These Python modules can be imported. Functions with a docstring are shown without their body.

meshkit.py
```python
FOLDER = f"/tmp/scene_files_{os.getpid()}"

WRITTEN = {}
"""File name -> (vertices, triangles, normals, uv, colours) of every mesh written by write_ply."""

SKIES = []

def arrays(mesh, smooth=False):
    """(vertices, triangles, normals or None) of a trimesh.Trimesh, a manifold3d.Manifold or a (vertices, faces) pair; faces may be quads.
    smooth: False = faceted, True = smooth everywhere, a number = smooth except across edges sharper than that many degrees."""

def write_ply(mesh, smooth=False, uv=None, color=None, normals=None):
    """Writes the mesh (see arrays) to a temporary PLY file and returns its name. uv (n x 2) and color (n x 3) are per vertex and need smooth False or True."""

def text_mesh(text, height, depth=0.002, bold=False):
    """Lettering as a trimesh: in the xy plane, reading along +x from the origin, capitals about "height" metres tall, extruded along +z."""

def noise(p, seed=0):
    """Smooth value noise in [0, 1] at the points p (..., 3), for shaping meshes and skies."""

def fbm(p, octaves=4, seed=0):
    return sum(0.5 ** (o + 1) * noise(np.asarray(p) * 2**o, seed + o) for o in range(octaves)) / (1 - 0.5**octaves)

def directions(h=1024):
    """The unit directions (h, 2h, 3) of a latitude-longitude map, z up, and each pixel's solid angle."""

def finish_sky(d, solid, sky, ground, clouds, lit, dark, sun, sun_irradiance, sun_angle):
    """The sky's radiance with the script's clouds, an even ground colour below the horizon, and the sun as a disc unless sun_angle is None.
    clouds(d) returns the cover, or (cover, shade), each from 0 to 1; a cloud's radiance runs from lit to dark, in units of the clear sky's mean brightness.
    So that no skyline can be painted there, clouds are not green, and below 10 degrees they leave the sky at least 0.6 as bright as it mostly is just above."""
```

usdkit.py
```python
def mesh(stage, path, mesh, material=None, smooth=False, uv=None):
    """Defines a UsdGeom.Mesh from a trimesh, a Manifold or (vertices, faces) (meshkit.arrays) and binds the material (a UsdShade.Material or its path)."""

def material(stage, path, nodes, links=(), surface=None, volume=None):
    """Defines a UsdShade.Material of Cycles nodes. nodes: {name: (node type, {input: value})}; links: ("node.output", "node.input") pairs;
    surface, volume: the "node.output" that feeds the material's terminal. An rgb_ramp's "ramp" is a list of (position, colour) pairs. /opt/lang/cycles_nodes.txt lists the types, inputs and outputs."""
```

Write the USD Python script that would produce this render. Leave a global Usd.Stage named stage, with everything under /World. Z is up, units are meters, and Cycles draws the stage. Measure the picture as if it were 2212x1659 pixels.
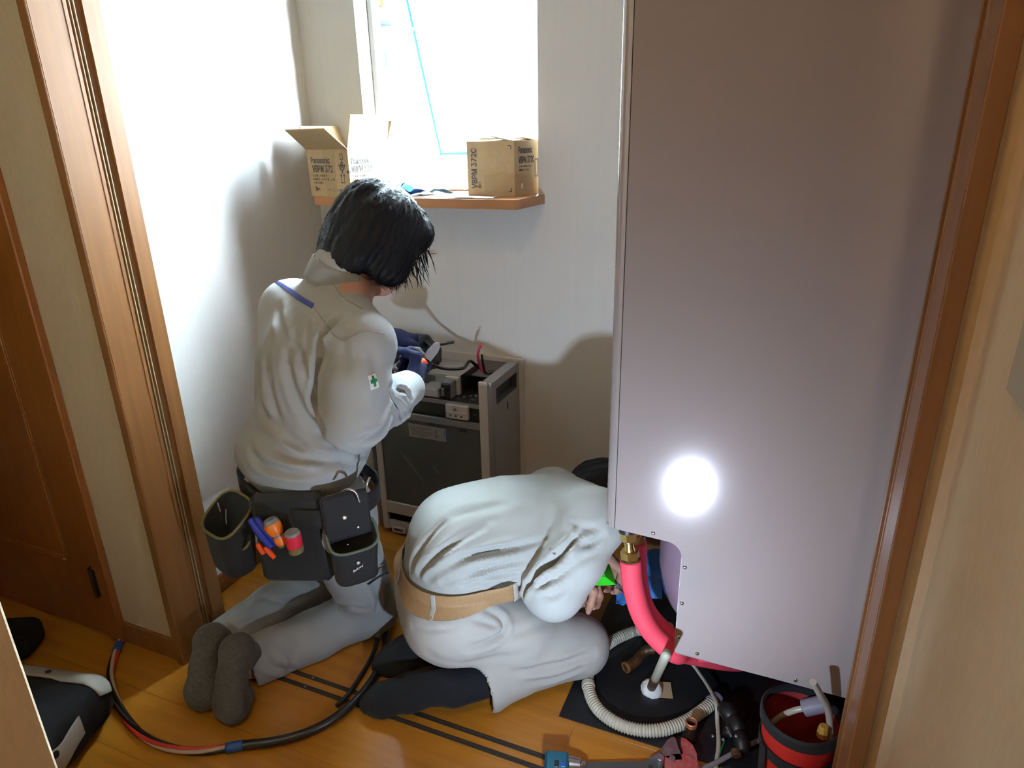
import math
import numpy as np
import trimesh
import manifold3d
import usdkit
import meshkit
from shapely.geometry import Polygon, Point, box as sbox
from scipy.spatial import cKDTree
from pxr import Usd, UsdGeom, UsdLux, UsdShade, Sdf, Gf, Vt

stage = Usd.Stage.CreateInMemory()
UsdGeom.SetStageUpAxis(stage, "Z"); UsdGeom.SetStageMetersPerUnit(stage, 1.0)
UsdGeom.Xform.Define(stage, "/World"); UsdGeom.Scope.Define(stage, "/World/Looks")
rng = np.random.default_rng(7)

# ---------------------------------------------------------------- camera, sky, lights, exposure
EXPOSURE = -0.35
YAW, PITCH, ROLL, FPX, CAM_H = -0.403128522, 0.354550888, -0.0217547837, 1446.61245, 1.3
fw = np.array([math.sin(YAW)*math.cos(PITCH), math.cos(YAW)*math.cos(PITCH), -math.sin(PITCH)])
ri = np.cross(fw, [0, 0, 1]); ri /= np.linalg.norm(ri); up = np.cross(ri, fw)
ri, up = ri*math.cos(ROLL)+up*math.sin(ROLL), np.cross(ri*math.cos(ROLL)+up*math.sin(ROLL), fw)
cam = UsdGeom.Camera.Define(stage, "/World/camera")
cam.AddTransformOp().Set(Gf.Matrix4d(*ri, 0, *up, 0, *(-fw), 0, 0, 0, CAM_H, 1))
cam.CreateHorizontalApertureAttr(36.0); cam.CreateFocalLengthAttr(36.0*FPX/2212); cam.CreateExposureAttr(EXPOSURE)
cam.CreateClippingRangeAttr(Gf.Vec2f(0.02, 500))

SKY_COLOR, SKY_STRENGTH = (0.76, 0.91, 1.0), 54.0
dome = UsdLux.DomeLight.Define(stage, "/World/sky"); dome.CreateIntensityAttr(SKY_STRENGTH); dome.CreateColorAttr(Gf.Vec3f(*SKY_COLOR))

def rect_light(name, pos, target, w, h, color, intensity, disk=False):
    L = (UsdLux.DiskLight if disk else UsdLux.RectLight).Define(stage, "/World/"+name)
    d = np.array(target, float)-np.array(pos, float); d /= np.linalg.norm(d)
    x = np.cross(d, [0, 0, 1.0]); x = np.array([1.0, 0, 0]) if np.linalg.norm(x) < 1e-3 else x/np.linalg.norm(x)
    y = np.cross(x, d)
    L.AddTransformOp().Set(Gf.Matrix4d(*x, 0, *y, 0, *(-d), 0, *map(float, pos), 1))
    if disk: L.CreateRadiusAttr(w)
    else: L.CreateWidthAttr(w); L.CreateHeightAttr(h)
    L.CreateColorAttr(Gf.Vec3f(*color)); L.CreateIntensityAttr(intensity)
    return L
# the hall's warm ceiling lamp (behind the camera) and the small LED work light standing on the floor just below the frame
rect_light("hall_lamp_light", (-0.35, 0.10, 2.34), (-0.35, 0.10, 0), 0.34, 0.34, (1.0, 0.55, 0.20), 16.5)
rect_light("work_light_beam", (-0.201, 0.610, 0.352), (-0.55, 1.9, 0.72), 0.017, 0, (0.66, 0.81, 1.0), 2900.0, disk=True)

# ---------------------------------------------------------------- materials
def mat(name, col, rough=0.5, metal=0.0, spec=0.5, var=0.0, vscale=(20, 20, 20), bump=0.0, bscale=(200, 200, 200), bdist=0.001, detail=3.0, coat=0.0, sheen=0.0, trans=0.0, col2=None, sss=0.0):
    N = {"p": ("principled_bsdf", {"base_color": col, "roughness": rough, "metallic": metal, "specular_ior_level": spec, "coat_weight": coat, "coat_roughness": 0.15, "sheen_weight": sheen, "transmission_weight": trans, "subsurface_weight": sss})}
    L = []
    if var or col2 or bump: N["tc"] = ("texture_coordinate", {})
    if var or col2:
        a, b = (tuple(c*(1-var) for c in col), tuple(min(1, c*(1+var)) for c in col)) if col2 is None else (col, col2)
        N["m"] = ("mapping", {"scale": vscale}); N["n"] = ("noise_texture", {"scale": 1.0, "detail": detail, "roughness": 0.6})
        N["r"] = ("rgb_ramp", {"ramp": [(0.0, a), (0.3, a), (0.7, b), (1.0, b)]})
        L += [("tc.object", "m.vector"), ("m.vector", "n.vector"), ("n.fac", "r.fac"), ("r.color", "p.base_color")]
    if bump:
        N["bm"] = ("mapping", {"scale": bscale}); N["bn"] = ("noise_texture", {"scale": 1.0, "detail": 2.0}); N["b"] = ("bump", {"strength": bump, "distance": bdist})
        L += [("tc.object", "bm.vector"), ("bm.vector", "bn.vector"), ("bn.fac", "b.height"), ("b.normal", "p.normal")]
    return usdkit.material(stage, "/World/Looks/"+name, N, L, surface="p.BSDF")

m_paper = mat("wallpaper", (0.82, 0.805, 0.78), 0.85, spec=0.2, var=0.012, vscale=(90, 90, 4), bump=0.35, bscale=(420, 420, 60), bdist=0.0006)
m_hallpaper = mat("hall_wallpaper", (0.77, 0.63, 0.44), 0.85, spec=0.2, var=0.035, vscale=(120, 120, 40), bump=0.35, bscale=(420, 420, 60), bdist=0.0006)
m_gasket = mat("tan_gasket", (0.34, 0.25, 0.13), 0.5)
m_ceil = mat("ceiling_paper", (0.82, 0.80, 0.75), 0.9, spec=0.2, bump=0.2)
m_trim = mat("trim_wood", (0.225, 0.092, 0.027), 0.42, spec=0.5, var=0.16, vscale=(40, 40, 1.5), bump=0.05, bscale=(300, 300, 10), coat=0.3)
m_door = mat("door_wood", (0.235, 0.075, 0.013), 0.4, var=0.13, vscale=(50, 50, 2), bump=0.05, bscale=(300, 300, 10), coat=0.1)
m_floor = [mat(f"floor_wood_{c}", col, 0.3, var=0.14, vscale=(2.2, 38, 38), bump=0.04, bscale=(8, 260, 260), coat=0.25) for c, col in (("a", (0.45, 0.185, 0.020)), ("b", (0.462, 0.191, 0.022)), ("c", (0.44, 0.18, 0.019)))]
m_track = mat("track_rail", (0.035, 0.024, 0.018), 0.45, spec=0.4)
m_sill = mat("ledge_wood", (0.33, 0.145, 0.055), 0.4, var=0.12, vscale=(2, 50, 50))
m_white = mat("white_vinyl", (0.82, 0.83, 0.82), 0.35)
m_panel = mat("panel_metal", (0.44, 0.39, 0.395), 0.13, metal=0.25, spec=0.4, bump=0.06, bscale=(900, 900, 900), bdist=0.0004)
m_seam = mat("seam_dark", (0.03, 0.03, 0.03), 0.7)
m_tank = mat("tank_casing", (0.40, 0.30, 0.40), 0.35, metal=0.2)
m_screw = mat("screw_steel", (0.62, 0.62, 0.64), 0.25, metal=1.0)
m_steel = mat("bright_steel", (0.60, 0.61, 0.62), 0.28, metal=1.0)
m_worn = mat("worn_steel", (0.36, 0.36, 0.37), 0.42, metal=0.85, var=0.25, vscale=(90, 90, 90))
m_toolgrey = mat("tool_grey", (0.40, 0.41, 0.41), 0.35, metal=0.35, var=0.2, vscale=(200, 200, 200))
m_brass = mat("brass", (0.72, 0.53, 0.19), 0.24, metal=1.0)
m_copper = mat("copper", (0.85, 0.40, 0.22), 0.3, metal=0.8)
m_oldcopper = mat("tarnished_copper", (0.05, 0.028, 0.016), 0.5, metal=0.3, var=0.3, vscale=(60, 60, 60), col2=(0.15, 0.065, 0.02))
m_pink = mat("pink_foam", (0.86, 0.075, 0.125), 0.62, spec=0.3, bump=0.1, bscale=(300, 300, 300))
m_scuff = mat("scuffed_pink", (0.42, 0.05, 0.10), 0.7)
m_cream = mat("cream_plastic", (0.52, 0.495, 0.40), 0.42)
m_creamdull = mat("aged_cream_plastic", (0.36, 0.345, 0.28), 0.5)
m_darkpipe = mat("dark_copper_wall", (0.035, 0.018, 0.012), 0.4, metal=0.4)
m_orangecopper = mat("orange_patina", (0.36, 0.14, 0.03), 0.5, metal=0.3)
m_greyplastic = mat("grey_plastic", (0.24, 0.24, 0.26), 0.45)
m_rubber = mat("black_sheet", (0.012, 0.013, 0.016), 0.42, spec=0.45, var=0.3, vscale=(12, 12, 12), bump=0.15, bscale=(60, 60, 60))
m_edge = mat("worn_edge", (0.25, 0.23, 0.2), 0.7)
m_blue = mat("blue_film", (0.08, 0.27, 0.72), 0.4, spec=0.5)
m_skyblue = mat("light_blue_film", (0.12, 0.42, 0.80), 0.35)
m_card = mat("cardboard", (0.47, 0.335, 0.19), 0.85, spec=0.2, var=0.05, vscale=(60, 60, 60))
m_tape = mat("packing_tape", (0.40, 0.28, 0.14), 0.3)
m_ink = mat("ink_black", (0.02, 0.022, 0.03), 0.7)
m_inkgrey = mat("ink_grey", (0.16, 0.13, 0.10), 0.8)
m_sheet = mat("white_paper", (0.82, 0.82, 0.80), 0.8)
m_red = mat("red_canvas", (0.52, 0.022, 0.015), 0.6, spec=0.3, bump=0.15, bscale=(500, 500, 500))
m_redin = mat("red_lining", (0.34, 0.028, 0.03), 0.6)
m_black = mat("black_plastic", (0.012, 0.012, 0.013), 0.45)
m_blackfab = mat("black_webbing", (0.014, 0.014, 0.017), 0.75, spec=0.3, sheen=0.05, bump=0.25, bscale=(700, 700, 700), bdist=0.0008)
m_olive = mat("olive_binding", (0.15, 0.13, 0.045), 0.8)
m_sage = mat("sage_binding", (0.10, 0.13, 0.09), 0.75)
m_shirt = mat("work_shirt", (0.395, 0.41, 0.415), 0.82, spec=0.25, sheen=0.08, var=0.03, vscale=(8, 8, 8), bump=0.2, bscale=(900, 900, 900), bdist=0.0005)
m_shirt2 = mat("work_shirt_pale", (0.40, 0.42, 0.41), 0.82, spec=0.25, sheen=0.08, var=0.03, vscale=(8, 8, 8), bump=0.2, bscale=(900, 900, 900), bdist=0.0005)
m_trouser = mat("work_trousers", (0.34, 0.355, 0.36), 0.82, spec=0.25, sheen=0.08, var=0.04, vscale=(7, 7, 7), bump=0.2, bscale=(900, 900, 900), bdist=0.0005)
m_trouser2 = mat("work_trousers_pale", (0.41, 0.405, 0.385), 0.82, spec=0.25, sheen=0.08, var=0.03, vscale=(8, 8, 8), bump=0.2, bscale=(900, 900, 900), bdist=0.0005)
m_collar = mat("collar_cloth", (0.30, 0.32, 0.33), 0.85, sheen=0.08)
m_thread = mat("seam_shadow", (0.28, 0.28, 0.28), 0.9)
m_sockgrey = mat("charcoal_sock", (0.085, 0.076, 0.068), 0.95, spec=0.15, sheen=0.12, var=0.25, vscale=(160, 160, 160), bump=0.4, bscale=(500, 500, 500), bdist=0.001)
m_sockblack = mat("black_sock", (0.014, 0.015, 0.019), 0.95, spec=0.15, sheen=0.06, bump=0.4, bscale=(500, 500, 500), bdist=0.001)
m_skin = mat("skin", (0.50, 0.27, 0.19), 0.5, spec=0.4, sss=0.15)
m_hair = mat("black_hair", (0.005, 0.005, 0.007), 0.5, spec=0.12)
m_glove = mat("navy_glove", (0.006, 0.009, 0.045), 0.85, spec=0.25, sheen=0.05, bump=0.3, bscale=(600, 600, 600))
m_gripblack = mat("glove_palm_coating", (0.014, 0.014, 0.017), 0.6)
m_navy = mat("navy_tape", (0.015, 0.028, 0.16), 0.7)
m_green = mat("green_print", (0.0, 0.23, 0.07), 0.6)
m_greenplastic = mat("green_plastic", (0.015, 0.50, 0.02), 0.2, coat=0.5)
m_beltbrown = mat("tan_belt", (0.34, 0.21, 0.10), 0.65, var=0.08, vscale=(200, 200, 40), bump=0.2, bscale=(400, 400, 400))
m_orange = mat("orange_plastic", (0.85, 0.20, 0.015), 0.4)
m_orangered = mat("orange_red_grip", (0.85, 0.085, 0.008), 0.4)
m_crimson = mat("crimson_plastic", (0.62, 0.02, 0.05), 0.4)
m_bluegrip = mat("blue_grip", (0.015, 0.03, 0.32), 0.4)
m_unitgrey = mat("grey_steel_sheet", (0.40, 0.40, 0.415), 0.38, metal=0.5)
m_unitlight = mat("light_grey_sheet", (0.48, 0.475, 0.475), 0.42, metal=0.2)
m_unitdark = mat("dark_grey_sheet", (0.075, 0.077, 0.076), 0.45, spec=0.45)
m_unitblack = mat("cavity_black", (0.02, 0.022, 0.021), 0.32, spec=0.5)
m_unitcream = mat("cream_frame", (0.76, 0.74, 0.72), 0.45)
m_label = mat("label_grey", (0.36, 0.35, 0.34), 0.5)
m_cable = mat("black_cable", (0.012, 0.012, 0.013), 0.3, spec=0.5)
m_wirered = mat("red_wire", (0.55, 0.03, 0.025), 0.45)
m_wirewhite = mat("white_wire", (0.62, 0.53, 0.42), 0.5)
m_wirepink = mat("pink_wire", (0.66, 0.05, 0.16), 0.4)
m_bluetape = mat("blue_tape", (0.02, 0.09, 0.36), 0.45)
m_teal = mat("teal_plastic", (0.012, 0.10, 0.16), 0.35)
m_redpaint = mat("worn_red_paint", (0.50, 0.035, 0.035), 0.45, var=0.3, vscale=(120, 120, 120), col2=(0.38, 0.16, 0.15))
m_tube = mat("milky_tube", (0.62, 0.56, 0.48), 0.3, trans=0.35)
m_cylgrey = mat("blue_grey_plastic", (0.24, 0.23, 0.30), 0.4)
m_yellow = mat("ochre_plastic", (0.50, 0.28, 0.05), 0.5)
m_bagwhite = mat("bag_light_trim", (0.42, 0.40, 0.36), 0.6)
m_bagblack = mat("bag_black", (0.008, 0.008, 0.010), 0.8, spec=0.2, bump=0.2, bscale=(300, 300, 300))
m_plaster = mat("white_render", (0.8, 0.8, 0.78), 0.9)
m_rooftile = mat("slate_roof", (0.013, 0.017, 0.024), 0.9, spec=0.0)
m_terracotta = mat("terracotta_tile", (0.045, 0.014, 0.007), 0.9, spec=0.0)
m_gravel = mat("outside_gravel", (0.35, 0.34, 0.32), 0.95)
m_hinge = mat("bronze_hinge", (0.035, 0.032, 0.015), 0.45, metal=0.6)
m_lampglow = usdkit.material(stage, "/World/Looks/lamp_glow", {"e": ("emission", {"color": (1.0, 0.74, 0.46), "strength": 4.0})}, surface="e.emission")
m_ledglow = usdkit.material(stage, "/World/Looks/led_glow", {"e": ("emission", {"color": (0.86, 0.93, 1.0), "strength": 60.0})}, surface="e.emission")
m_pane = usdkit.material(stage, "/World/Looks/window_glass", {"f": ("fresnel", {"IOR": 1.45}), "t": ("transparent_bsdf", {"color": (0.93, 0.98, 0.99)}), "g": ("glossy_bsdf", {"roughness": 0.02, "color": (0.9, 0.95, 1.0)}), "x": ("mix_closure", {})}, [("f.fac", "x.fac"), ("t.BSDF", "x.closure1"), ("g.BSDF", "x.closure2")], surface="x.closure")
m_glassedge = mat("cyan_seal", (0.018, 0.060, 0.085), 0.9, spec=0.0)

# ---------------------------------------------------------------- scene graph helpers
used = {}
def numbered(parent, name):
    k = (parent, name); used[k] = used.get(k, -1)+1
    return f"{parent}/{name}" + (f"_{used[k]:03d}" if used[k] else "")
BASE = {}
def data(prim, **kw):
    for k, v in kw.items():
        if v: prim.SetCustomDataByKey(k, v)
def thing(name, label, cat, loc=(0, 0, 0), group=None, kind=None):
    path = numbered("/World", name); x = UsdGeom.Xform.Define(stage, path); x.AddTranslateOp().Set(Gf.Vec3d(*map(float, loc)))
    BASE[path] = np.array(loc, float); data(x.GetPrim(), label=label, category=cat, group=group, kind=kind)
    return path
def shifted(mesh, off):
    v, f = (mesh[0], mesh[1]) if isinstance(mesh, tuple) else (mesh.vertices, mesh.faces)
    return trimesh.Trimesh(np.array(v)-off, np.array(f), process=False)
def part(parent, name, mesh, m, smooth=35, label=None, kind=None):
    path = numbered(parent, name); off = BASE.get(parent, np.zeros(3)); BASE[path] = off
    usdkit.mesh(stage, path, shifted(mesh, off), m, smooth=smooth)
    data(stage.GetPrimAtPath(path), label=label, kind=kind)
    return path
def solo(name, mesh, m, label, cat, smooth=35, group=None):
    path = numbered("/World", name); usdkit.mesh(stage, path, shifted(mesh, np.zeros(3)), m, smooth=smooth); BASE[path] = np.zeros(3)
    data(stage.GetPrimAtPath(path), label=label, category=cat, group=group); return path
def struct(name, mesh, m, label=None, smooth=35):
    path = numbered("/World", name); usdkit.mesh(stage, path, shifted(mesh, np.zeros(3)), m, smooth=smooth); BASE[path] = np.zeros(3)
    data(stage.GetPrimAtPath(path), label=label, category=name.rsplit("_", 1)[0] if "_" in name else name, kind="structure"); return path

# ---------------------------------------------------------------- mesh helpers
A = lambda *v: np.array(v, float)
U = lambda v: np.asarray(v, float)/np.linalg.norm(v)
cat = trimesh.util.concatenate
def box(x0, x1, y0, y1, z0, z1, b=0.0):
    if b <= 0: return trimesh.creation.box(bounds=[(x0, y0, z0), (x1, y1, z1)])
    P = []
    for sx in (0, 1):
        for sy in (0, 1):
            for sz in (0, 1):
                c = A((x0, x1)[sx], (y0, y1)[sy], (z0, z1)[sz]); s = A(1-2*sx, 1-2*sy, 1-2*sz)*b
                for k in range(3):
                    q = s.copy(); q[k] = 0; P.append(c+q)
    return trimesh.convex.convex_hull(np.array(P))
def frame(x, y=None, z=None):
    x = U(x); y = U(np.asarray(y)-x*np.dot(x, y)); return np.column_stack([x, y, np.cross(x, y)])
def obox(c, size, R, b=0.0):
    s = np.asarray(size)/2; m = box(-s[0], s[0], -s[1], s[1], -s[2], s[2], b)
    m.apply_transform(T(R, c)); return m
def T(R, c):
    M4 = np.eye(4); M4[:3, :3] = R; M4[:3, 3] = c; return M4
def basis(d):
    d = U(d); a = A(0, 0, 1) if abs(d[2]) < 0.9 else A(1, 0, 0); x = U(np.cross(a, d)); return x, np.cross(d, x), d
def lathe(profile, n=24, p=(0, 0, 0), axis=(0, 0, 1)):
    pr = np.array(profile, float); x, y, d = basis(axis); a = np.linspace(0, 2*np.pi, n, endpoint=False); m = len(pr)
    v = (np.asarray(p)+pr[:, None, 1:2]*d+pr[:, None, 0:1]*(np.cos(a)[None, :, None]*x+np.sin(a)[None, :, None]*y)).reshape(-1, 3)
    i, j = np.meshgrid(np.arange(m-1), np.arange(n), indexing="ij"); k = (j+1) % n
    f = np.stack([i*n+j, i*n+k, (i+1)*n+k, (i+1)*n+j], -1).reshape(-1, 4)
    f = np.vstack([f[:, [0, 1, 2]], f[:, [0, 2, 3]]])
    t = trimesh.Trimesh(v, f, process=False); t.merge_vertices(); t.update_faces(t.nondegenerate_faces()); return t
def cyl(p, q, r, r2=None, n=20, bev=0.0):
    p, q = A(*p), A(*q); L = np.linalg.norm(q-p); r2 = r if r2 is None else r2
    pr = [(0, 0), (r-bev, 0), (r, bev), (r2, L-bev), (r2-bev, L), (0, L)] if bev else [(0, 0), (r, 0), (r2, L), (0, L)]
    return lathe(pr, n, p, q-p)
def spline(P, n=60, closed=False):
    P = np.array(P, float)
    if len(P) < 3: return np.linspace(P[0], P[-1], n)
    Q = np.vstack([P[-1], P, P[0], P[1]]) if closed else np.vstack([2*P[0]-P[1], P, 2*P[-1]-P[-2]])
    seg = len(P) if closed else len(P)-1; out = []
    for t in np.linspace(0, seg, n, endpoint=not closed):
        i = min(int(t), seg-1); u = t-i; a, b, c, d = Q[i:i+4]
        out.append(0.5*((2*b)+(c-a)*u+(2*a-5*b+4*c-d)*u*u+(3*b-a-3*c+d)*u**3))
    return np.array(out)
def tube(P, r, n=12, m=60, closed=False, raw=False, flat=1.0, upv=None):
    C = np.array(P, float) if raw else spline(P, m, closed); m = len(C); r = np.broadcast_to(r, m) if np.ndim(r) < 1 or len(r) == m else np.interp(np.linspace(0, 1, m), np.linspace(0, 1, len(r)), r)
    tg = np.gradient(C, axis=0) if not closed else np.roll(C, -1, 0)-np.roll(C, 1, 0); tg /= np.linalg.norm(tg, axis=1, keepdims=True)
    x = basis(tg[0])[0] if upv is None else U(np.cross(tg[0], upv)); V = []; a = np.linspace(0, 2*np.pi, n, endpoint=False)
    for i in range(m):
        x = U(x-tg[i]*np.dot(x, tg[i])) if upv is None else U(np.cross(tg[i], upv)); y = np.cross(tg[i], x)
        V.append(C[i]+r[i]*(np.cos(a)[:, None]*x+flat*np.sin(a)[:, None]*y))
    v = np.vstack(V); k = m if closed else m-1
    i, j = np.meshgrid(np.arange(k), np.arange(n), indexing="ij"); i2, j2 = (i+1) % m, (j+1) % n
    f = np.stack([i*n+j, i*n+j2, i2*n+j2, i2*n+j], -1).reshape(-1, 4); f = np.vstack([f[:, [0, 1, 2]], f[:, [0, 2, 3]]])
    if not closed:
        v = np.vstack([v, C[0], C[-1]]); jj = np.arange(n); a0 = np.full(n, len(v)-2); a1 = np.full(n, len(v)-1)
        f = np.vstack([f, np.column_stack([a0, (jj+1) % n, jj]), np.column_stack([a1, (m-1)*n+jj, (m-1)*n+(jj+1) % n])])
    return trimesh.Trimesh(v, f, process=False)
def prism(poly, depth, R=np.eye(3), c=(0, 0, 0)):
    poly = poly if hasattr(poly, "exterior") or hasattr(poly, "geoms") else Polygon(poly)
    ms = [trimesh.creation.extrude_polygon(g, depth, engine="earcut") for g in getattr(poly, "geoms", [poly])]
    m = cat(ms); m.apply_transform(T(R, c)); return m
XZ = np.array([[1, 0, 0], [0, 0, -1.0], [0, 1, 0]]).T if False else np.column_stack([A(1, 0, 0), A(0, 0, 1), A(0, -1, 0)])   # polygon (x, z), extruded towards -y
def text(s, h, o, x, y, depth=0.0004, bold=False, fit=None):
    m = meshkit.text_mesh(s, h, depth, bold); R = frame(x, y)
    if fit: m.vertices[:, 0] *= fit/m.vertices[:, 0].max()
    m.apply_transform(T(R, o)); return m
def strokes(lines, o, x, y, s, w=0.09, depth=0.0003):
    """Pen strokes (unit square glyph coordinates) as one flat extruded mesh."""
    from shapely.geometry import LineString
    from shapely import union_all
    g = union_all([LineString(l).buffer(w/2, cap_style=2) for l in lines]); m = prism(g, depth); m.vertices[:, :2] *= s
    m.apply_transform(T(frame(x, y), o)); return m
KANA = {"pa": [[(.35, .8), (.1, .1)], [(.55, .75), (.8, .1)], [(.8, .95), (.95, .95), (.95, .8), (.8, .8), (.8, .95)]], "na": [[(.05, .6), (.95, .6)], [(.55, .95), (.5, .4), (.2, .05)]],
        "so": [[(.15, .85), (.3, .6)], [(.85, .9), (.7, .4), (.3, .05)]], "ni": [[(.2, .75), (.8, .75)], [(.05, .15), (.95, .15)]], "tsu": [[(.2, .55), (.28, .4)], [(.45, .6), (.52, .42)], [(.8, .55), (.65, .2), (.4, .08)]],
        "ku": [[(.4, .95), (.1, .5)], [(.35, .8), (.9, .8), (.7, .3), (.3, .02)]], "e": [[(.15, .85), (.85, .85)], [(.5, .85), (.5, .12)], [(.05, .12), (.95, .12)]], "ne": [[(.5, .98), (.5, .85)], [(.15, .75), (.85, .75), (.1, .35)], [(.5, .5), (.5, 0)], [(.65, .45), (.85, .3)]],
        "ru": [[(.3, .85), (.3, .4), (.1, .1)], [(.6, .9), (.6, .12), (.95, .4)]], "gi": [[(.1, .65), (.85, .75)], [(.05, .35), (.9, .45)], [(.4, .95), (.6, .0)], [(.85, .95), (.9, .85)]], "bar": [[(.05, .5), (.95, .5)]],
        "kanji": [[(.05, .8), (.95, .8)], [(.5, 1), (.5, 0)], [(.1, .5), (.9, .5)], [(.1, .15), (.9, .15)], [(.2, .8), (.2, .15)], [(.8, .8), (.8, .15)]], "kai": [[(.05, .55), (.5, .95), (.95, .55)], [(.3, .55), (.7, .55)], [(.15, .38), (.85, .38)], [(.45, .38), (.25, .08), (.8, .1)]], "iri": [[(.35, .95), (.5, .8), (.1, .05)], [(.5, .75), (.95, .05)]], "ko": [[(.2, .95), (.05, .6)], [(.15, .7), (.15, 0)], [(.35, .85), (.95, .85), (.95, .05), (.35, .05), (.35, .85)], [(.45, .6), (.85, .6)], [(.65, .75), (.65, .3)]]}
def kana(seq, o, x, y, h, w=0.1):
    L = []
    for i, s in enumerate(seq):
        L += [[(a+i*1.12, b) for a, b in l] for l in KANA[s]]
    return strokes(L, o, x, y, h, w)

# signed distance fields -> surface nets
def cap(a, b, ra, rb=None, sq=None):
    a, b = A(*a), A(*b); rb = ra if rb is None else rb; ba = b-a; bb = ba@ba
    def f(p):
        if sq is not None:
            ax, s = sq; g = lambda w: w+(1/s-1)*(w@ax)[..., None]*ax
            q, d, e = g(p-a), g(ba), None; t = np.clip((q@d)/(d@d), 0, 1)
            return (np.linalg.norm(q-t[:, None]*d, axis=1)-(ra+(rb-ra)*t))*min(1, (1+s)/2)
        q = p-a; t = np.clip((q@ba)/bb, 0, 1); return np.linalg.norm(q-t[:, None]*ba, axis=1)-(ra+(rb-ra)*t)
    return f
def ell(c, r, R=np.eye(3)):
    c, r = A(*c), A(*r)
    def f(p):
        q = (p-c)@R; k0 = np.linalg.norm(q/r, axis=1); k1 = np.linalg.norm(q/r**2, axis=1); return k0*(k0-1)/np.maximum(k1, 1e-9)
    return f
def blend(items):
    def f(p):
        d = None
        for it in items:
            g, k = it if isinstance(it, tuple) else (it, 0.03)
            e = g(p)
            if d is None: d = e
            else:
                h = np.maximum(k-np.abs(d-e), 0)/k; d = np.minimum(d, e)-h*h*k/4
        return d
    return f
def cut(f, g, k=0.01):      # f minus g
    def r(p):
        a, b = f(p), -g(p); h = np.maximum(k-np.abs(a-b), 0)/k; return np.maximum(a, b)+h*h*k/4
    return r
def half(o, n):             # the half space beyond o along n counts as inside
    o, n = A(*o), U(n); return lambda p: -((p-o)@n)
def cuff(o, n, r=0.075):    # what lies beyond o along n, near o only
    g, b = half(o, n), ell(A(*o)+U(n)*r*.8, (r, r, r)); return lambda p: np.maximum(g(p), b(p))
def chain(P, R, k=0.02):
    return blend([(cap(P[i], P[i+1], R[i], R[i+1]), k) for i in range(len(P)-1)])
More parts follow.
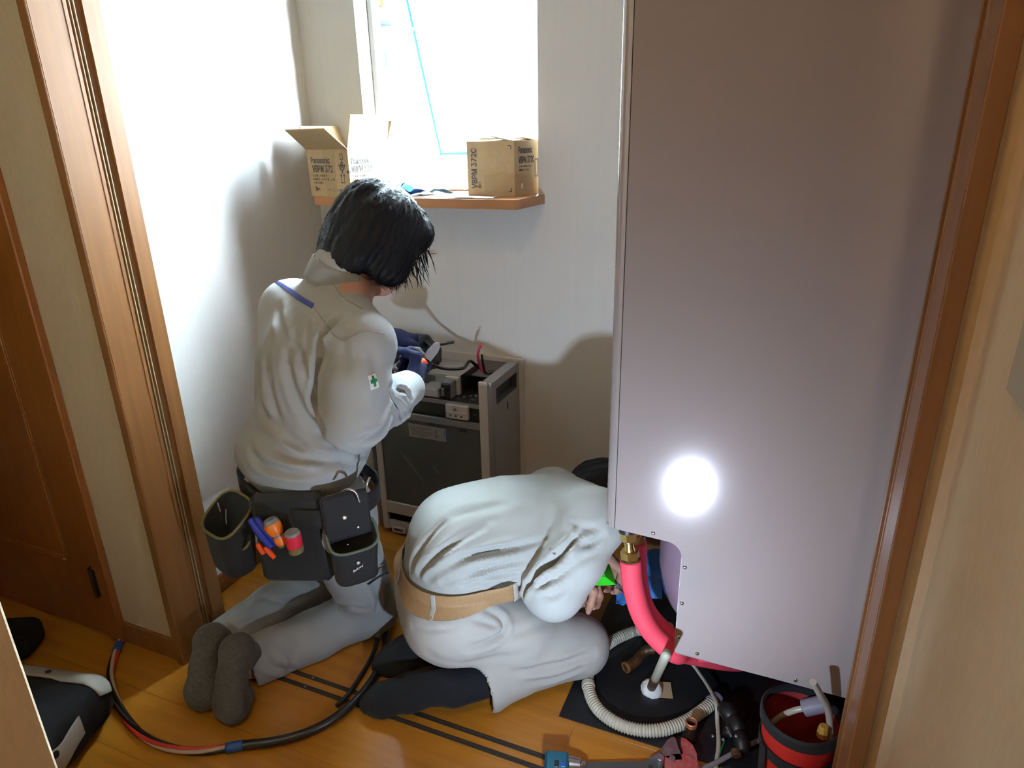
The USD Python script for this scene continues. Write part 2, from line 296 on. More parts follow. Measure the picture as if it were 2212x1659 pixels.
def surf(f, lo, hi, h, B=8):
    lo, hi = A(*lo), A(*hi); nb = np.ceil((hi-lo)/(h*B)).astype(int)+1; n = nb*B
    gi = np.stack(np.meshgrid(*[np.arange(k) for k in nb], indexing="ij"), -1).reshape(-1, 3)
    d = f(lo+(gi*B+(B-1)/2)*h); act = np.abs(d) < B*h*1.5
    Fv = np.repeat(np.repeat(np.repeat(np.where(d < 0, -1.0, 1.0).reshape(nb), B, 0), B, 1), B, 2).astype(np.float32)
    off = np.stack(np.meshgrid(*[np.arange(B)]*3, indexing="ij"), -1).reshape(-1, 3)
    ids = (gi[act][:, None]*B+off[None]).reshape(-1, 3)
    for s in range(0, len(ids), 400000):
        c = ids[s:s+400000]; Fv[c[:, 0], c[:, 1], c[:, 2]] = f(lo+c*h)
    S = Fv < 0; cnt = np.zeros(n-1, np.int8)
    for o in np.ndindex(2, 2, 2): cnt += S[o[0]:n[0]-1+o[0], o[1]:n[1]-1+o[1], o[2]:n[2]-1+o[2]]
    cell = np.argwhere((cnt > 0) & (cnt < 8)); acc = np.zeros((len(cell), 3)); num = np.zeros(len(cell))
    co = list(np.ndindex(2, 2, 2)); val = {o: Fv[cell[:, 0]+o[0], cell[:, 1]+o[1], cell[:, 2]+o[2]].astype(float) for o in co}
    for o in co:
        for k in range(3):
            if o[k] == 0:
                o2 = tuple(1 if q == k else o[q] for q in range(3)); a, b = val[o], val[o2]; x = (a < 0) != (b < 0)
                t = np.where(x, a/np.where(x, a-b, 1), 0); p = np.tile(np.array(o, float), (len(cell), 1)); p[:, k] += t; acc[x] += p[x]; num[x] += 1
    v = lo+(cell+acc/num[:, None])*h
    idx = -np.ones(n-1, np.int64); idx[tuple(cell.T)] = np.arange(len(cell)); Q = []
    for k in range(3):
        sl0 = [slice(1, n[q]-1) for q in range(3)]; sl0[k] = slice(0, n[k]-1); sl1 = list(sl0); sl1[k] = slice(1, n[k])
        a, b = S[tuple(sl0)], S[tuple(sl1)]; e = np.argwhere(a != b)
        fl = a[tuple(e.T)]; e = e+[0 if q == k else 1 for q in range(3)]; u, w = (k+1) % 3, (k+2) % 3
        du, dw = np.eye(3, dtype=int)[u], np.eye(3, dtype=int)[w]
        q = np.stack([idx[tuple((e-du-dw).T)], idx[tuple((e-dw).T)], idx[tuple(e.T)], idx[tuple((e-du).T)]], -1)
        q[~fl] = q[~fl][:, ::-1]; Q.append(q)
    q = np.vstack(Q); q = q[(q >= 0).all(1)]
    return trimesh.Trimesh(v, np.vstack([q[:, [0, 1, 2]], q[:, [0, 2, 3]]]), process=False)
def vnorm(m): return meshkit.arrays(m, True)[2]
def creases(m, lines, amp=0.006, w=0.012):
    """Cloth folds: each line is (points, depth, width): a furrow with a soft ridge on either side."""
    v = np.array(m.vertices); n = vnorm(m); d = np.zeros(len(v))
    for P, a, wd in lines:
        C = spline(P, 40); t, i = cKDTree(C).query(v, distance_upper_bound=wd*5)
        ok = np.isfinite(t); u = np.where(ok, t/wd, 9); taper = np.sin(np.pi*np.clip((np.where(ok, i, 0)+1.5)/42, 0, 1))**0.6
        d += taper*a*(-np.exp(-u**2)+0.45*np.exp(-((u-1.9)/1.0)**2))
    m.vertices = v+n*d[:, None]; return m
def rumple(m, amp, scale, R=np.eye(3), seed=0, mask=None):
    v = np.array(m.vertices); q = (v@R)*np.asarray(scale); d = meshkit.fbm(q, 3, seed)-0.5
    d = np.sign(d)*np.abs(d)**0.85
    m.vertices = v+vnorm(m)*(amp*2*d*(1 if mask is None else mask(v)))[:, None]; return m
def relax(m, n=2):
    v = np.array(m.vertices); f = np.asarray(m.faces); a = f[:, [0, 1, 2]].ravel(); b = f[:, [1, 2, 0]].ravel(); c = np.maximum(np.bincount(a, minlength=len(v)), 1)[:, None]
    for i in range(2*n):
        q = np.zeros_like(v)
        for k in range(3): q[:, k] = np.bincount(a, v[b, k], len(v))
        v = v+(0.5 if i % 2 == 0 else -0.52)*np.where(np.bincount(a, minlength=len(v))[:, None] > 0, q/c-v, 0)
    m.vertices = v; return m
def drape(P, m, off):
    """Moves points onto the surface of m (plus off along its normal)."""
    v = np.array(m.vertices); n = vnorm(m); P = np.asarray(P, float); i = cKDTree(v).query(P.reshape(-1, 3), k=6)[1]
    nn = n[i].mean(1); nn /= np.linalg.norm(nn, axis=1, keepdims=True); c = v[i].mean(1); q = P.reshape(-1, 3)
    return (q-((q-c)*nn).sum(1)[:, None]*nn+off*nn).reshape(P.shape), nn.reshape(P.shape)
def patch(a, b, width, m, off=0.0012, th=0.0012, n=14, k=4, side=None):
    """A strip of cloth from a to b lying on the surface of m."""
    a, b = A(*a), A(*b); s = U(side if side is not None else np.cross(b-a, [0, 0, 1]))
    g = a+np.linspace(0, 1, n)[:, None, None]*(b-a)+np.linspace(-.5, .5, k)[None, :, None]*width*s
    q, nn = drape(g, m, off)
    for _ in range(2): q, nn = drape(q, m, off)
    return sheet(q, th, nn)
def sheet(q, th, nn=None):
    n, k = q.shape[:2]
    if nn is None:
        nn = np.cross(np.gradient(q, axis=0), np.gradient(q, axis=1)); nn /= np.linalg.norm(nn, axis=-1, keepdims=True)
    V = np.vstack([q.reshape(-1, 3), (q-nn*th).reshape(-1, 3)]); N = n*k; F = []
    ix = lambda i, j: i*k+j
    for i in range(n-1):
        for j in range(k-1):
            a, b, c, d = ix(i, j), ix(i+1, j), ix(i+1, j+1), ix(i, j+1); F += [(a, b, c), (a, c, d), (a+N, c+N, b+N), (a+N, d+N, c+N)]
    rim = [ix(i, 0) for i in range(n)]+[ix(n-1, j) for j in range(1, k)]+[ix(i, k-1) for i in range(n-2, -1, -1)]+[ix(0, j) for j in range(k-2, 0, -1)]
    for a, b in zip(rim, rim[1:]+rim[:1]): F += [(b, a, a+N), (b, a+N, b+N)]
    t = trimesh.Trimesh(V, F, process=False); t.fix_normals(); return t

# ---------------------------------------------------------------- the room
YF, YJ, YB, YBK, XL, XR, HC = 0.9685, 0.9555, 1.1063, 1.9175, -1.515, 0.42, 2.40
fl = thing("floor", "orange-brown wooden board floor of the hall and the closet", "floor", kind="structure")
part(fl, "subfloor", box(-3.4, 0.6, -4.3, 2.12, -0.06, -0.0125), m_seam)
part(fl, "far_boards", box(-3.25, 0.55, -4.2, -1.1, -0.0125, 0), m_floor[0]); k = 0
for r, y in enumerate(np.arange(-1.1, 1.95, 0.15)):
    x = -3.25+(0.9 if r % 2 else 0.0)-(0.37 if r % 3 == 1 else 0)
    xs = [-3.25]+[q for q in (x, x+1.45, x+2.9) if -3.1 < q < 0.4]+[0.55]
    for a, b in zip(xs, xs[1:]):
        part(fl, "plank", box(a+0.0002, b-0.0002, y+0.0002, y+0.1498, -0.0125, 0, 0.0004), m_floor[(k*7+r) % 3]); k += 1
for nm, y in (("trim", 1.012), ("trim", 1.043)):
    t = thing("trim_floor_track" if False else "trim_%d" % (1 if y < 1.03 else 2), "dark brown sliding-door track in the floor, " + ("nearer of the two" if y < 1.03 else "farther of the two"), "door track", kind="structure")
    part(t, "rail", box(-1.36, 0.172, y-0.0062, y-0.0022, 0, 0.0016, 0.0004), m_track); part(t, "rail", box(-1.36, 0.172, y+0.0022, y+0.0062, 0, 0.0016, 0.0004), m_track)
    part(t, "groove", box(-1.36, 0.172, y-0.0022, y+0.0022, 0, 0.0006), m_seam)
    for sx in (-1.02, -0.35): part(t, "screw", cyl((sx, y, 0.0006), (sx, y, 0.0018), 0.0028, n=10), m_screw)

struct("wall_front", cat([box(-3.3, -1.385, YF, YB, 0, HC), box(-1.385, 0.20, YF, YB, 2.06, HC), box(0.196, 0.6, YF, YB, 0, HC)]), m_hallpaper, "cream wallpapered wall with the closet opening in it")
struct("wall_left", box(XL-0.1, XL, YB, 2.12, 0, HC), m_paper, "white wallpapered side wall of the closet")
X0, X1, Z0, Z1 = -1.306, -0.72, 1.112, 2.09
struct("wall_back", cat([box(XL-0.1, X0, YBK, 2.03, 0, HC), box(X1, XR+0.1, YBK, 2.03, 0, HC), box(X0, X1, YBK, 2.03, 0, Z0), box(X0, X1, YBK, 2.03, Z1, HC)]), m_paper, "white wallpapered back wall of the closet around the window")
struct("wall_right", box(XR, XR+0.1, YB, 2.12, 0, HC), m_paper, "white wallpapered wall behind the tall unit")
struct("wall_hall_right", box(0.23, 0.33, -4.2, YF, 0, HC), m_hallpaper, "beige wallpapered hall wall along the right edge")
struct("wall_hall_left", box(-3.3, -0.58, 0.14, 0.26, 0, HC, 0.003), m_hallpaper, "beige wall end in the lower left foreground")
struct("wall_hall_end", box(-3.4, -3.3, -4.2, 2.12, 0, HC), m_hallpaper)
struct("wall_behind", box(-3.4, 0.33, -4.3, -4.2, 0, HC), m_hallpaper)
struct("ceiling", box(-3.4, 0.6, -4.3, 2.12, HC, HC+0.06), m_ceil)

def jamb(sgn, xi, y1, name, label):
    t = thing(name, label, "trim", kind="structure")
    g = 0.006
    P = [(0, YJ), (0, 1.025), (0.0012, 1.0262), (0.0012, 1.0335), (-g, 1.0335), (-g, 1.0675 if y1 > 1.08 else 1.058), (0.0012, 1.0675 if y1 > 1.08 else 1.058), (0.0012, y1), (-0.020, y1), (-0.020, YJ)]
    P = [(xi+sgn*a, b) for a, b in P]
    part(t, "jamb", prism(P, 2.06), m_trim)
    for yy in (1.0425, 1.0515):
        a, b = sorted((xi-sgn*(g-0.0005), xi-sgn*(g-0.0042))); part(t, "gasket", box(a, b, yy-0.0014, yy+0.0014, 0, 2.03, 0.0006), m_gasket)
    a, b = sorted((xi-sgn*0.0245, xi-sgn*0.0005)); part(t, "casing", box(a, b, YJ-0.004, YF+0.004, 0, 2.06, 0.0015), m_trim)
    return t
jamb(1, -1.3676, YB, "trim_3", "orange-brown wooden jamb with two grooves at the left of the closet opening")
jamb(-1, 0.1745, 1.07, "trim_4", "dark orange-brown wooden jamb with grooves at the right edge")
t = thing("trim_5", "wooden head of the closet opening", "trim", kind="structure"); part(t, "head", box(-1.3676, 0.1745, YJ, 1.075, 2.035, 2.06, 0.001), m_trim)
def baseboard(name, b, label):
    struct(name, b, m_trim, label)
baseboard("baseboard_front", box(-1.5905, -1.3925, YF-0.009, YF, 0, 0.068, 0.002), "brown baseboard between the door and the closet jamb")
baseboard("baseboard_left", box(XL, XL+0.009, YB, YBK, 0, 0.06, 0.002), "dark brown baseboard on the closet's left wall")
baseboard("baseboard_back", box(XL+0.009, XR, YBK-0.009, YBK, 0, 0.06, 0.002), "brown baseboard along the closet's back wall")

# door at the left: casing, leaf with a recessed panel, hinge
t = thing("door_1", "dark brown panelled wooden door at the left edge", "door", kind="structure")
DX = -1.592
part(t, "casing", box(DX-0.05, DX, YJ-0.006, YF, 0, 2.06, 0.003), m_door); part(t, "casing", box(-2.47, DX, YJ-0.006, YF, 2.02, 2.07, 0.003), m_door)
part(t, "leaf", box(-2.45, DX-0.052, YF-0.010, YF, 0.006, 2.018, 0.002), m_door)
zr = 0.245; xs = DX-0.052-0.105
part(t, "panel", box(-2.34, xs, YF-0.0135, YF-0.009, zr, 1.9, 0.002), m_door)
part(t, "molding", cat([box(-2.35, xs+0.004, YF-0.021, YF-0.009, zr-0.010, zr, 0.004), box(-2.35, xs+0.002, YF-0.019, YF-0.009, zr+0.001, zr+0.008, 0.003)]), m_door)
part(t, "stile", box(xs+0.003, xs+0.006, YF-0.0118, YF-0.0095, zr, 1.9, 0.0008), m_door)
h = part(t, "hinge", box(DX-0.066, DX-0.036, YF-0.020, YF-0.008, 0.150, 0.236, 0.002), m_hinge)
part(h, "pin", cyl((DX-0.050, YF-0.0215, 0.147), (DX-0.050, YF-0.0215, 0.239), 0.0048, n=12), m_hinge)

# window: ledge, frame, top-hung sash pushed open
w = thing("window_1", "bright overexposed window over the ledge with its sash pushed open", "window", kind="structure")
P = Polygon([(-1.398, 1.9174), (-1.398, 1.745), (-1.388, 1.735), (-0.722, 1.735), (-0.712, 1.745), (-0.700, 1.9174)])
part(w, "ledge", prism(P.union(sbox(X0, 1.917, X1, 2.05)), 0.026, np.eye(3), (0, 0, 1.111)), m_sill, label="orange-brown wooden ledge under the window")
fr = []
for a in (box(X0, X0+0.020, 1.985, 2.03, 1.137, Z1, 0.003), box(X1-0.020, X1, 1.985, 2.03, 1.137, Z1, 0.003), box(X0+.02, X1-.02, 2.015, 2.045, 1.137, 1.152, 0.003), box(X0+.02, X1-.02, 1.985, 2.03, Z1-0.03, Z1, 0.003)):
    part(w, "frame", a, m_white)
s0, s1 = A(-1.262, 2.035, 2.036), A(-1.262, 2.327, 1.239); sd = U(s1-s0); sn = np.cross(A(1, 0, 0), sd); SL = np.linalg.norm(s1-s0); R = np.column_stack([A(1, 0, 0), sd, sn])
SW = 0.498
g = part(w, "sash", cat([obox(s0+sd*SL/2+A(a, 0, 0), (0.0065, SL, 0.012), R, 0.001) for a in (0.005, SW-0.005)]+[obox(s0+sd*b+A(SW/2, 0, 0), (SW, 0.0065, 0.012), R, 0.001) for b in (0.005, SL-0.005)]), m_glassedge, label="thin pale blue sash edge")
part(g, "pane", obox(s0+sd*SL/2+A(SW/2, 0, 0), (SW-0.02, SL-0.02, 0.005), R), m_pane)
part(w, "stay", tube([s0+sd*0.42+A(0.012, -0.01, 0), A(-1.288, 2.025, 1.50)], 0.004, 8, 8), m_steel)

# outside
struct("ground_outside", box(-14, 8, 2.2, 20, -0.6, -0.5), m_gravel)
hs = thing("house", "pale rendered neighbouring house seen through the left of the window", "house", (-5.5, 7.0, -0.5))
part(hs, "wall", box(-10.5, -3.7, 7.0, 11.0, -0.5, 5.2), m_plaster)
part(hs, "roof", prism([(-10.9, 5.2), (-3.4, 5.2), (-4.6, 6.4), (-9.9, 6.4)], 4.4, XZ, (0, 11.2, 0)), m_rooftile)
part(hs, "tile_band", box(-4.60, -4.39, 6.93, 7.0, 2.63, 2.95), m_terracotta); part(hs, "canopy", box(-4.55, -4.30, 6.7, 7.0, 2.44, 2.49, 0.01), m_rooftile)
fr = part(hs, "window", box(-4.53, -4.40, 6.97, 7.0, 2.05, 2.20), m_rooftile); part(hs, "gutter", cyl((-3.74, 6.94, -0.5), (-3.74, 6.94, 5.2), 0.03), m_greyplastic)

# hall lamp and work light (both out of frame, where their light comes from)
t = thing("ceiling_lamp", "square warm ceiling lamp in the hall above the camera", "lamp", (-0.35, 0.10, HC))
part(t, "housing", box(-0.54, -0.16, -0.09, 0.29, 2.362, HC, 0.006), m_white); part(t, "diffuser", box(-0.52, -0.18, -0.07, 0.27, 2.352, 2.362, 0.003), m_lampglow)
LP, LT = A(-0.201, 0.610, 0.352), A(-0.55, 1.9, 0.72); ld = U(LT-LP)
t = thing("work_light", "small black LED work light on a stand just below the frame", "work light", (LP[0], LP[1]-0.02, 0))
b = LP-ld*0.006
part(t, "head", lathe([(0, -0.045), (0.016, -0.043), (0.022, -0.02), (0.025, 0.0), (0.027, 0.020), (0.0245, 0.020), (0.022, -0.002), (0, -0.002)], 28, b, ld), m_black)
part(t, "lens", lathe([(0, 0), (0.021, 0), (0.021, 0.002), (0, 0.002)], 28, b-ld*0.0015, ld), m_ledglow)
part(t, "stand", tube([b-ld*0.03, A(b[0], b[1]-0.035, 0.2), A(b[0], b[1]-0.035, 0.02)], 0.007, 10, 20), m_black)
part(t, "foot", cyl((b[0], b[1]-0.035, 0), (b[0], b[1]-0.035, 0.02), 0.06, 0.05, 28, 0.003), m_black)

t = thing("switch_plate", "beige switch plate on the hall wall at the right edge", "switch", (0.2295, 0.765, 1.09))
part(t, "plate", box(0.2215, 0.2295, 0.70, 0.812, 1.035, 1.155, 0.004), m_cream); part(t, "rocker", box(0.219, 0.222, 0.735, 0.777, 1.06, 1.13, 0.0015), m_cream)

# ---------------------------------------------------------------- tall tank unit
YP, XS, XC, XRR = 1.18, -0.2795, -0.302, 0.352
hu = thing("water_tank_unit", "tall pinkish-grey metal water tank unit with a stepped lower edge", "tank unit", (0.02, 1.48, 0))
zA, zB, xn = 0.533, 0.259, -0.1405
cor = []
for a in np.linspace(90, 0, 9): cor.append((xn-0.032+0.032*math.cos(math.radians(a)), zA-0.005-0.032+0.032*math.sin(math.radians(a))))
P = [(XS+0.001, zA)]+cor+[(xn, zB+0.004), (xn+0.004, zB), (XRR, zB-0.005), (XRR, 2.0), (XS+0.001, 2.0)]
part(hu, "front_panel", prism(P, 0.0012, XZ, (0, YP+0.0012, 0)), m_panel)
rad = 0.022; arc = [(XS-0.0008, YP)]+[(XC+rad-rad*math.sin(a), YP+rad-rad*math.cos(a)) for a in np.linspace(0, math.pi/2, 12)]
inn = [(x+0.0014*(1 if i else 0), y+0.0014) for i, (x, y) in enumerate(arc)]
cover = Polygon(arc+[(XC, 1.80), (XC+0.0014, 1.80)]+inn[::-1]).buffer(0)
part(hu, "side_panel", prism(cover, 2.0-zA-0.0015, np.eye(3), (0, 0, zA+0.0015)), m_panel)
part(hu, "seam", box(XS-0.0012, XS+0.0012, YP+0.0008, YP+0.003, zA, 2.0), m_seam)
part(hu, "flange", box(xn-0.0006, xn+0.0008, YP+0.0012, YP+0.018, zB+0.004, zA-0.037), m_white)
part(hu, "flange", box(xn+0.004, XRR, YP+0.0012, YP+0.016, zB-0.003, zB-0.002), m_panel)
part(hu, "base_plate", box(XC+0.003, XRR, YP+0.004, 1.80, zA+0.004, zA+0.006), m_panel)
part(hu, "back_panel", box(XC, XRR, 1.80, 1.803, zB, 2.0), m_panel); part(hu, "right_panel", box(XRR, XRR+0.0015, YP, 1.803, zB, 2.0), m_panel); part(hu, "top_panel", box(XC, XRR, YP, 1.803, 2.0, 2.0015), m_panel)
part(hu, "tank", lathe([(0, 0.10), (0.10, 0.105), (0.165, 0.13), (0.198, 0.19), (0.21, 0.26), (0.21, 1.9), (0, 1.95)], 48, (-0.016, 1.46, 0.06)), m_tank)
for lx, ly in ((-0.09, 1.56), (0.24, 1.56), (-0.09, 1.76), (0.24, 1.76)): part(hu, "leg", cyl((lx, ly, 0.0031), (lx, ly, zA+0.004), 0.02, n=14), m_black)
for x, z in ((-0.200, 0.5405), (-0.1325, 0.476), (-0.1325, 0.388), (-0.1325, 0.302), (-0.093, 0.271), (0.099, 0.268)):
    s = part(hu, "screw", lathe([(0, -0.0035), (0.0026, -0.003), (0.0042, -0.0012), (0.0046, 0.0), (0, 0)], 16, (x, YP, z), (0, 1, 0)), m_screw); part(s, "slot", box(x-0.0022, x+0.0022, YP-0.0038, YP-0.003, z-0.0004, z+0.0004), m_seam)

solo("floor_sheet", cat([prism([(-0.392, 1.161), (0.36, 1.161), (0.36, 1.88), (-0.388, 1.88)], 0.003), ]), m_rubber, "black rubber sheet lying on the boards under the tall unit", "floor sheet")

# ---------------------------------------------------------------- battery unit with its cover off, against the back wall
bu = thing("battery_unit", "grey steel battery unit with its top cover off against the back wall", "battery unit", (-1.02, 1.80, 0))
UX0, UX1, UY, UB = -1.222, -0.803, 1.69, 1.905
part(bu, "back_plate", box(-1.262, -0.772, UB, 1.9174, 0.06, 0.622, 0.001), m_unitcream, label="cream mounting plate edge behind the unit")
side = Polygon([(UX1-0.004, UY+0.004), (UX1+0.006, UY+0.004)]+[(UX1+0.016-0.010*math.cos(a), UY+0.014-0.010*math.sin(a)) for a in np.linspace(math.pi/2, math.pi, 6)]+[(UX1+0.016, UB), (UX1-0.010, UB), (UX1-0.010, UB-0.02), (UX1+0.0145, UB-0.02), (UX1+0.0145, UY+0.016), (UX1+0.008, UY+0.0065), (UX1-0.004, UY+0.0065)]).buffer(0)
SX = UX1+0.016
hs_ = lambda z0, z1: prism(side, z1-z0, np.eye(3), (0, 0, z0))
sp = part(bu, "side_panel", cat([box(SX-0.0015, SX, UY+0.016, UB, 0.02, 0.531), box(SX-0.0015, SX, UY+0.016, 1.722, 0.531, 0.585), box(SX-0.0015, SX, 1.888, UB, 0.531, 0.585), box(SX-0.0015, SX, UY+0.016, UB, 0.585, 0.612), cyl((SX-0.013, UY+0.016, 0.02), (SX-0.013, UY+0.016, 0.612), 0.013, n=32), box(UX1-0.018, SX-0.0006, UY+0.012, UB, 0.608, 0.6135, 0.001)]), m_unitgrey)
part(sp, "handle_recess", cat([box(SX-0.026, SX-0.024, 1.722, 1.888, 0.531, 0.585), box(SX-0.026, SX-0.0015, 1.722, 1.888, 0.583, 0.585), box(SX-0.026, SX-0.0015, 1.722, 1.888, 0.531, 0.533), box(SX-0.026, SX-0.0015, 1.722, 1.724, 0.531, 0.585), box(SX-0.026, SX-0.0015, 1.886, 1.888, 0.531, 0.585)]), m_unitdark, label="dark recessed handle in the side panel")
part(sp, "hook_slot", cat([cyl((SX-0.001, 1.806, 0.494), (SX+0.0006, 1.806, 0.494), 0.0055, n=16), box(SX-0.001, SX+0.0006, 1.803, 1.809, 0.494, 0.512)]), m_seam); part(sp, "hook", cyl((SX-0.0005, 1.806, 0.491), (SX+0.002, 1.806, 0.491), 0.0052, n=14, bev=0.0008), m_screw)
part(bu, "frame_post", box(-0.832, UX1, UY, UY+0.012, 0.02, 0.612, 0.0015), m_unitcream); part(bu, "frame_post", box(UX0, -1.200, UY, UY+0.012, 0.02, 0.612, 0.0015), m_unitcream)
part(bu, "frame_rail", box(-1.200, -0.832, UY, UY+0.012, 0.088, 0.124, 0.001), m_unitcream); part(bu, "frame_rail", box(-1.200, -0.832, UY-0.002, UY+0.010, 0.124, 0.132, 0.001), m_unitcream)
part(bu, "base_rail", box(-1.205, -0.820, UY+0.004, UY+0.016, 0.022, 0.054, 0.001), m_unitcream)
c = part(bu, "base_clip", box(-1.186, -1.132, UY-0.004, UY+0.006, 0.014, 0.036, 0.002), m_unitcream); part(c, "slot", box(-1.178, -1.142, UY-0.0046, UY-0.003, 0.022, 0.031), m_seam)
part(bu, "left_panel", box(-1.244, UX0, UY+0.006, UB, 0.02, 0.612, 0.004), m_unitdark)
for lx in (-1.17, -0.86):
    for ly in (1.73, 1.88): part(bu, "foot", cyl((lx, ly, 0), (lx, ly, 0.024), 0.018, n=14), m_black)
part(bu, "bottom_plate", box(-1.222, -0.80, UY+0.016, UB, 0.022, 0.026), m_unitdark)
part(bu, "front_panel", box(-1.200, -0.832, UY+0.006, UY+0.010, 0.132, 0.452, 0.0008), m_unitdark)
part(bu, "mid_rail", box(-1.200, -0.832, UY+0.001, UY+0.011, 0.452, 0.474, 0.001), m_unitgrey)
part(bu, "vent", box(-0.905, -0.882, UY+0.0045, UY+0.0065, 0.436, 0.446), m_seam)
lb = part(bu, "rating_label", box(-1.090, -0.955, UY+0.0048, UY+0.0062, 0.392, 0.438), m_label)
ink = []
for i in range(7):
    ink.append(box(-1.083, -1.083+0.052+0.012*((i*5) % 4), UY+0.0045, UY+0.0049, 0.399+i*0.0048, 0.4005+i*0.0048))
ink += [box(-0.992, -0.986, UY+0.0045, UY+0.0049, 0.418, 0.426), box(-0.992, -0.984, UY+0.0045, UY+0.0049, 0.402, 0.410)]
part(lb, "print", cat(ink), m_inkgrey); part(lb, "print", text("Panasonic", 0.0042, (-0.9605, UY+0.0046, 0.431), (0, 0, -1), (1, 0, 0), bold=True), m_inkgrey)
for p_, q_ in (((-1.13, 0.33), (-1.05, 0.235)), ((-1.01, 0.30), (-0.99, 0.272))): part(bu, "scratch", box(-0.0006, 0.0006, 0, 0.0004, -0.5, 0.5).apply_transform(T(frame(A(q_[0]-p_[0], 0, q_[1]-p_[1]), (0, 1, 0))[:, [1, 2, 0]] if False else np.column_stack([U(np.cross(A(0, 1, 0), A(q_[0]-p_[0], 0, q_[1]-p_[1]))), A(0, 1, 0), U(A(q_[0]-p_[0], 0, q_[1]-p_[1]))])@np.diag([1, 1, math.hypot(q_[0]-p_[0], q_[1]-p_[1])]), ((p_[0]+q_[0])/2, UY+0.0056, (p_[1]+q_[1])/2))), m_label)
part(bu, "upper_recess", box(-1.200, -0.832, UY+0.020, UY+0.024, 0.474, 0.532), m_unitblack)
part(bu, "shelf", box(-1.200, -0.826, UY+0.010, UB, 0.530, 0.5335, 0.0005), m_unitblack, label="glossy black shelf inside the open top")
part(bu, "shelf_edge", box(-1.200, -0.832, UY+0.008, UY+0.011, 0.520, 0.5335, 0.0005), m_unitgrey)
tp = part(bu, "terminal_plate", box(-0.945, -0.869, UY-0.006, UY+0.010, 0.482, 0.527, 0.0015), m_unitcream, label="cream three-hole terminal plate")
part(tp, "rib", box(-0.943, -0.871, UY-0.009, UY-0.005, 0.502, 0.506, 0.001), m_unitcream); part(tp, "boss", cyl((-0.908, UY-0.006, 0.517), (-0.908, UY-0.012, 0.517), 0.0075, n=18, bev=0.001), m_unitcream); part(tp, "boss_screw", cyl((-0.908, UY-0.011, 0.517), (-0.908, UY-0.0128, 0.517), 0.0048, n=14), m_worn)
for x in (-0.928, -0.909, -0.890): part(tp, "hole", cyl((x, UY-0.0055, 0.493), (x, UY-0.0066, 0.493), 0.0030, n=12), m_seam)
part(bu, "screw", cyl((-0.853, UY+0.012, 0.497), (-0.853, UY+0.018, 0.497), 0.003, n=12), m_screw)
md = part(bu, "module", box(-1.195, -0.930, 1.765, UB-0.004, 0.5335, 0.594, 0.001), m_unitlight, label="light grey module in the open top")
part(md, "lid_seam", box(-1.10, -1.0985, 1.7655, UB-0.005, 0.5938, 0.5943), m_seam); part(md, "front_window", box(-1.190, -1.02, 1.7635, 1.7655, 0.556, 0.586), m_unitdark); part(md, "label", box(-1.172, -1.160, 1.7625, 1.7637, 0.566, 0.584), m_sheet)
part(bu, "terminal_box", box(-1.035, -0.978, 1.708, 1.766, 0.5335, 0.566, 0.002), m_unitlight); part(bu, "terminal_cover", box(-1.030, -0.982, 1.705, 1.7085, 0.537, 0.562, 0.001), m_white)
part(bu, "breaker_plate", box(-0.976, -0.930, 1.752, 1.765, 0.5335, 0.592, 0.001), m_white); bk = part(bu, "breaker", box(-0.972, -0.938, 1.716, 1.752, 0.5335, 0.586, 0.002), m_greyplastic)
part(bk, "face", box(-0.970, -0.940, 1.710, 1.7165, 0.537, 0.583, 0.001), m_black); part(bk, "lever", box(-0.9655, -0.956, 1.700, 1.7105, 0.546, 0.572, 0.002), m_greyplastic)
part(bu, "cavity_wall", box(-0.929, -0.926, 1.770, UB-0.004, 0.5335, 0.596), m_unitblack); part(bu, "cavity_back", box(-0.926, -0.822, UB-0.004, UB, 0.5335, 0.608), m_unitgrey)
part(bu, "gland_plate", box(-0.926, -0.822, 1.835, UB-0.004, 0.572, 0.575), m_unitgrey)
part(bu, "cable_hole", lathe([(0.0225, 0.0), (0.0255, 0.001), (0.0255, 0.0035), (0.0225, 0.0045)], 28, (-0.872, 1.868, 0.5745)), m_greyplastic); part(bu, "hole_lining", cyl((-0.872, 1.868, 0.5752), (-0.872, 1.868, 0.5757), 0.0225, n=28), m_oldcopper)
for i, (x, y) in enumerate(((-0.905, 1.735), (-0.885, 1.745), (-0.868, 1.722), (-0.872, 1.755))): part(bu, "stud", box(x-0.004, x+0.004, y-0.003, y+0.003, 0.5335, 0.540+0.002*(i % 2), 0.0008), m_screw)
for nm, P, m_, tip in (("pink_cable", [(-0.874, 1.862, 0.576), (-0.894, 1.850, 0.590), (-0.902, 1.842, 0.631), (-0.896, 1.836, 0.661), (-0.883, 1.830, 0.681)], m_wirepink, True), ("black_lead", [(-0.866, 1.866, 0.576), (-0.881, 1.850, 0.583), (-0.886, 1.842, 0.617), (-0.886, 1.838, 0.648)], m_cable, False)):
    c = thing(nm, "short pink insulated cable sticking up with bare copper strands" if tip else "short black lead beside the upright pink cable", "cable", P[0])
    part(c, "insulation", tube(P, 0.0042 if tip else 0.0034, 10, 30), m_)
    if tip:
        e = A(*P[-1]); d = U(e-A(*P[-2]))
        for j in range(5): part(c, "strand", tube([e, e+d*0.008+0.0012*A(math.cos(j*1.3), math.sin(j*1.3), 0), e+d*0.014+0.0022*A(math.cos(j*1.3), math.sin(j*1.3), 0)], 0.0007, 6, 6), m_copper)

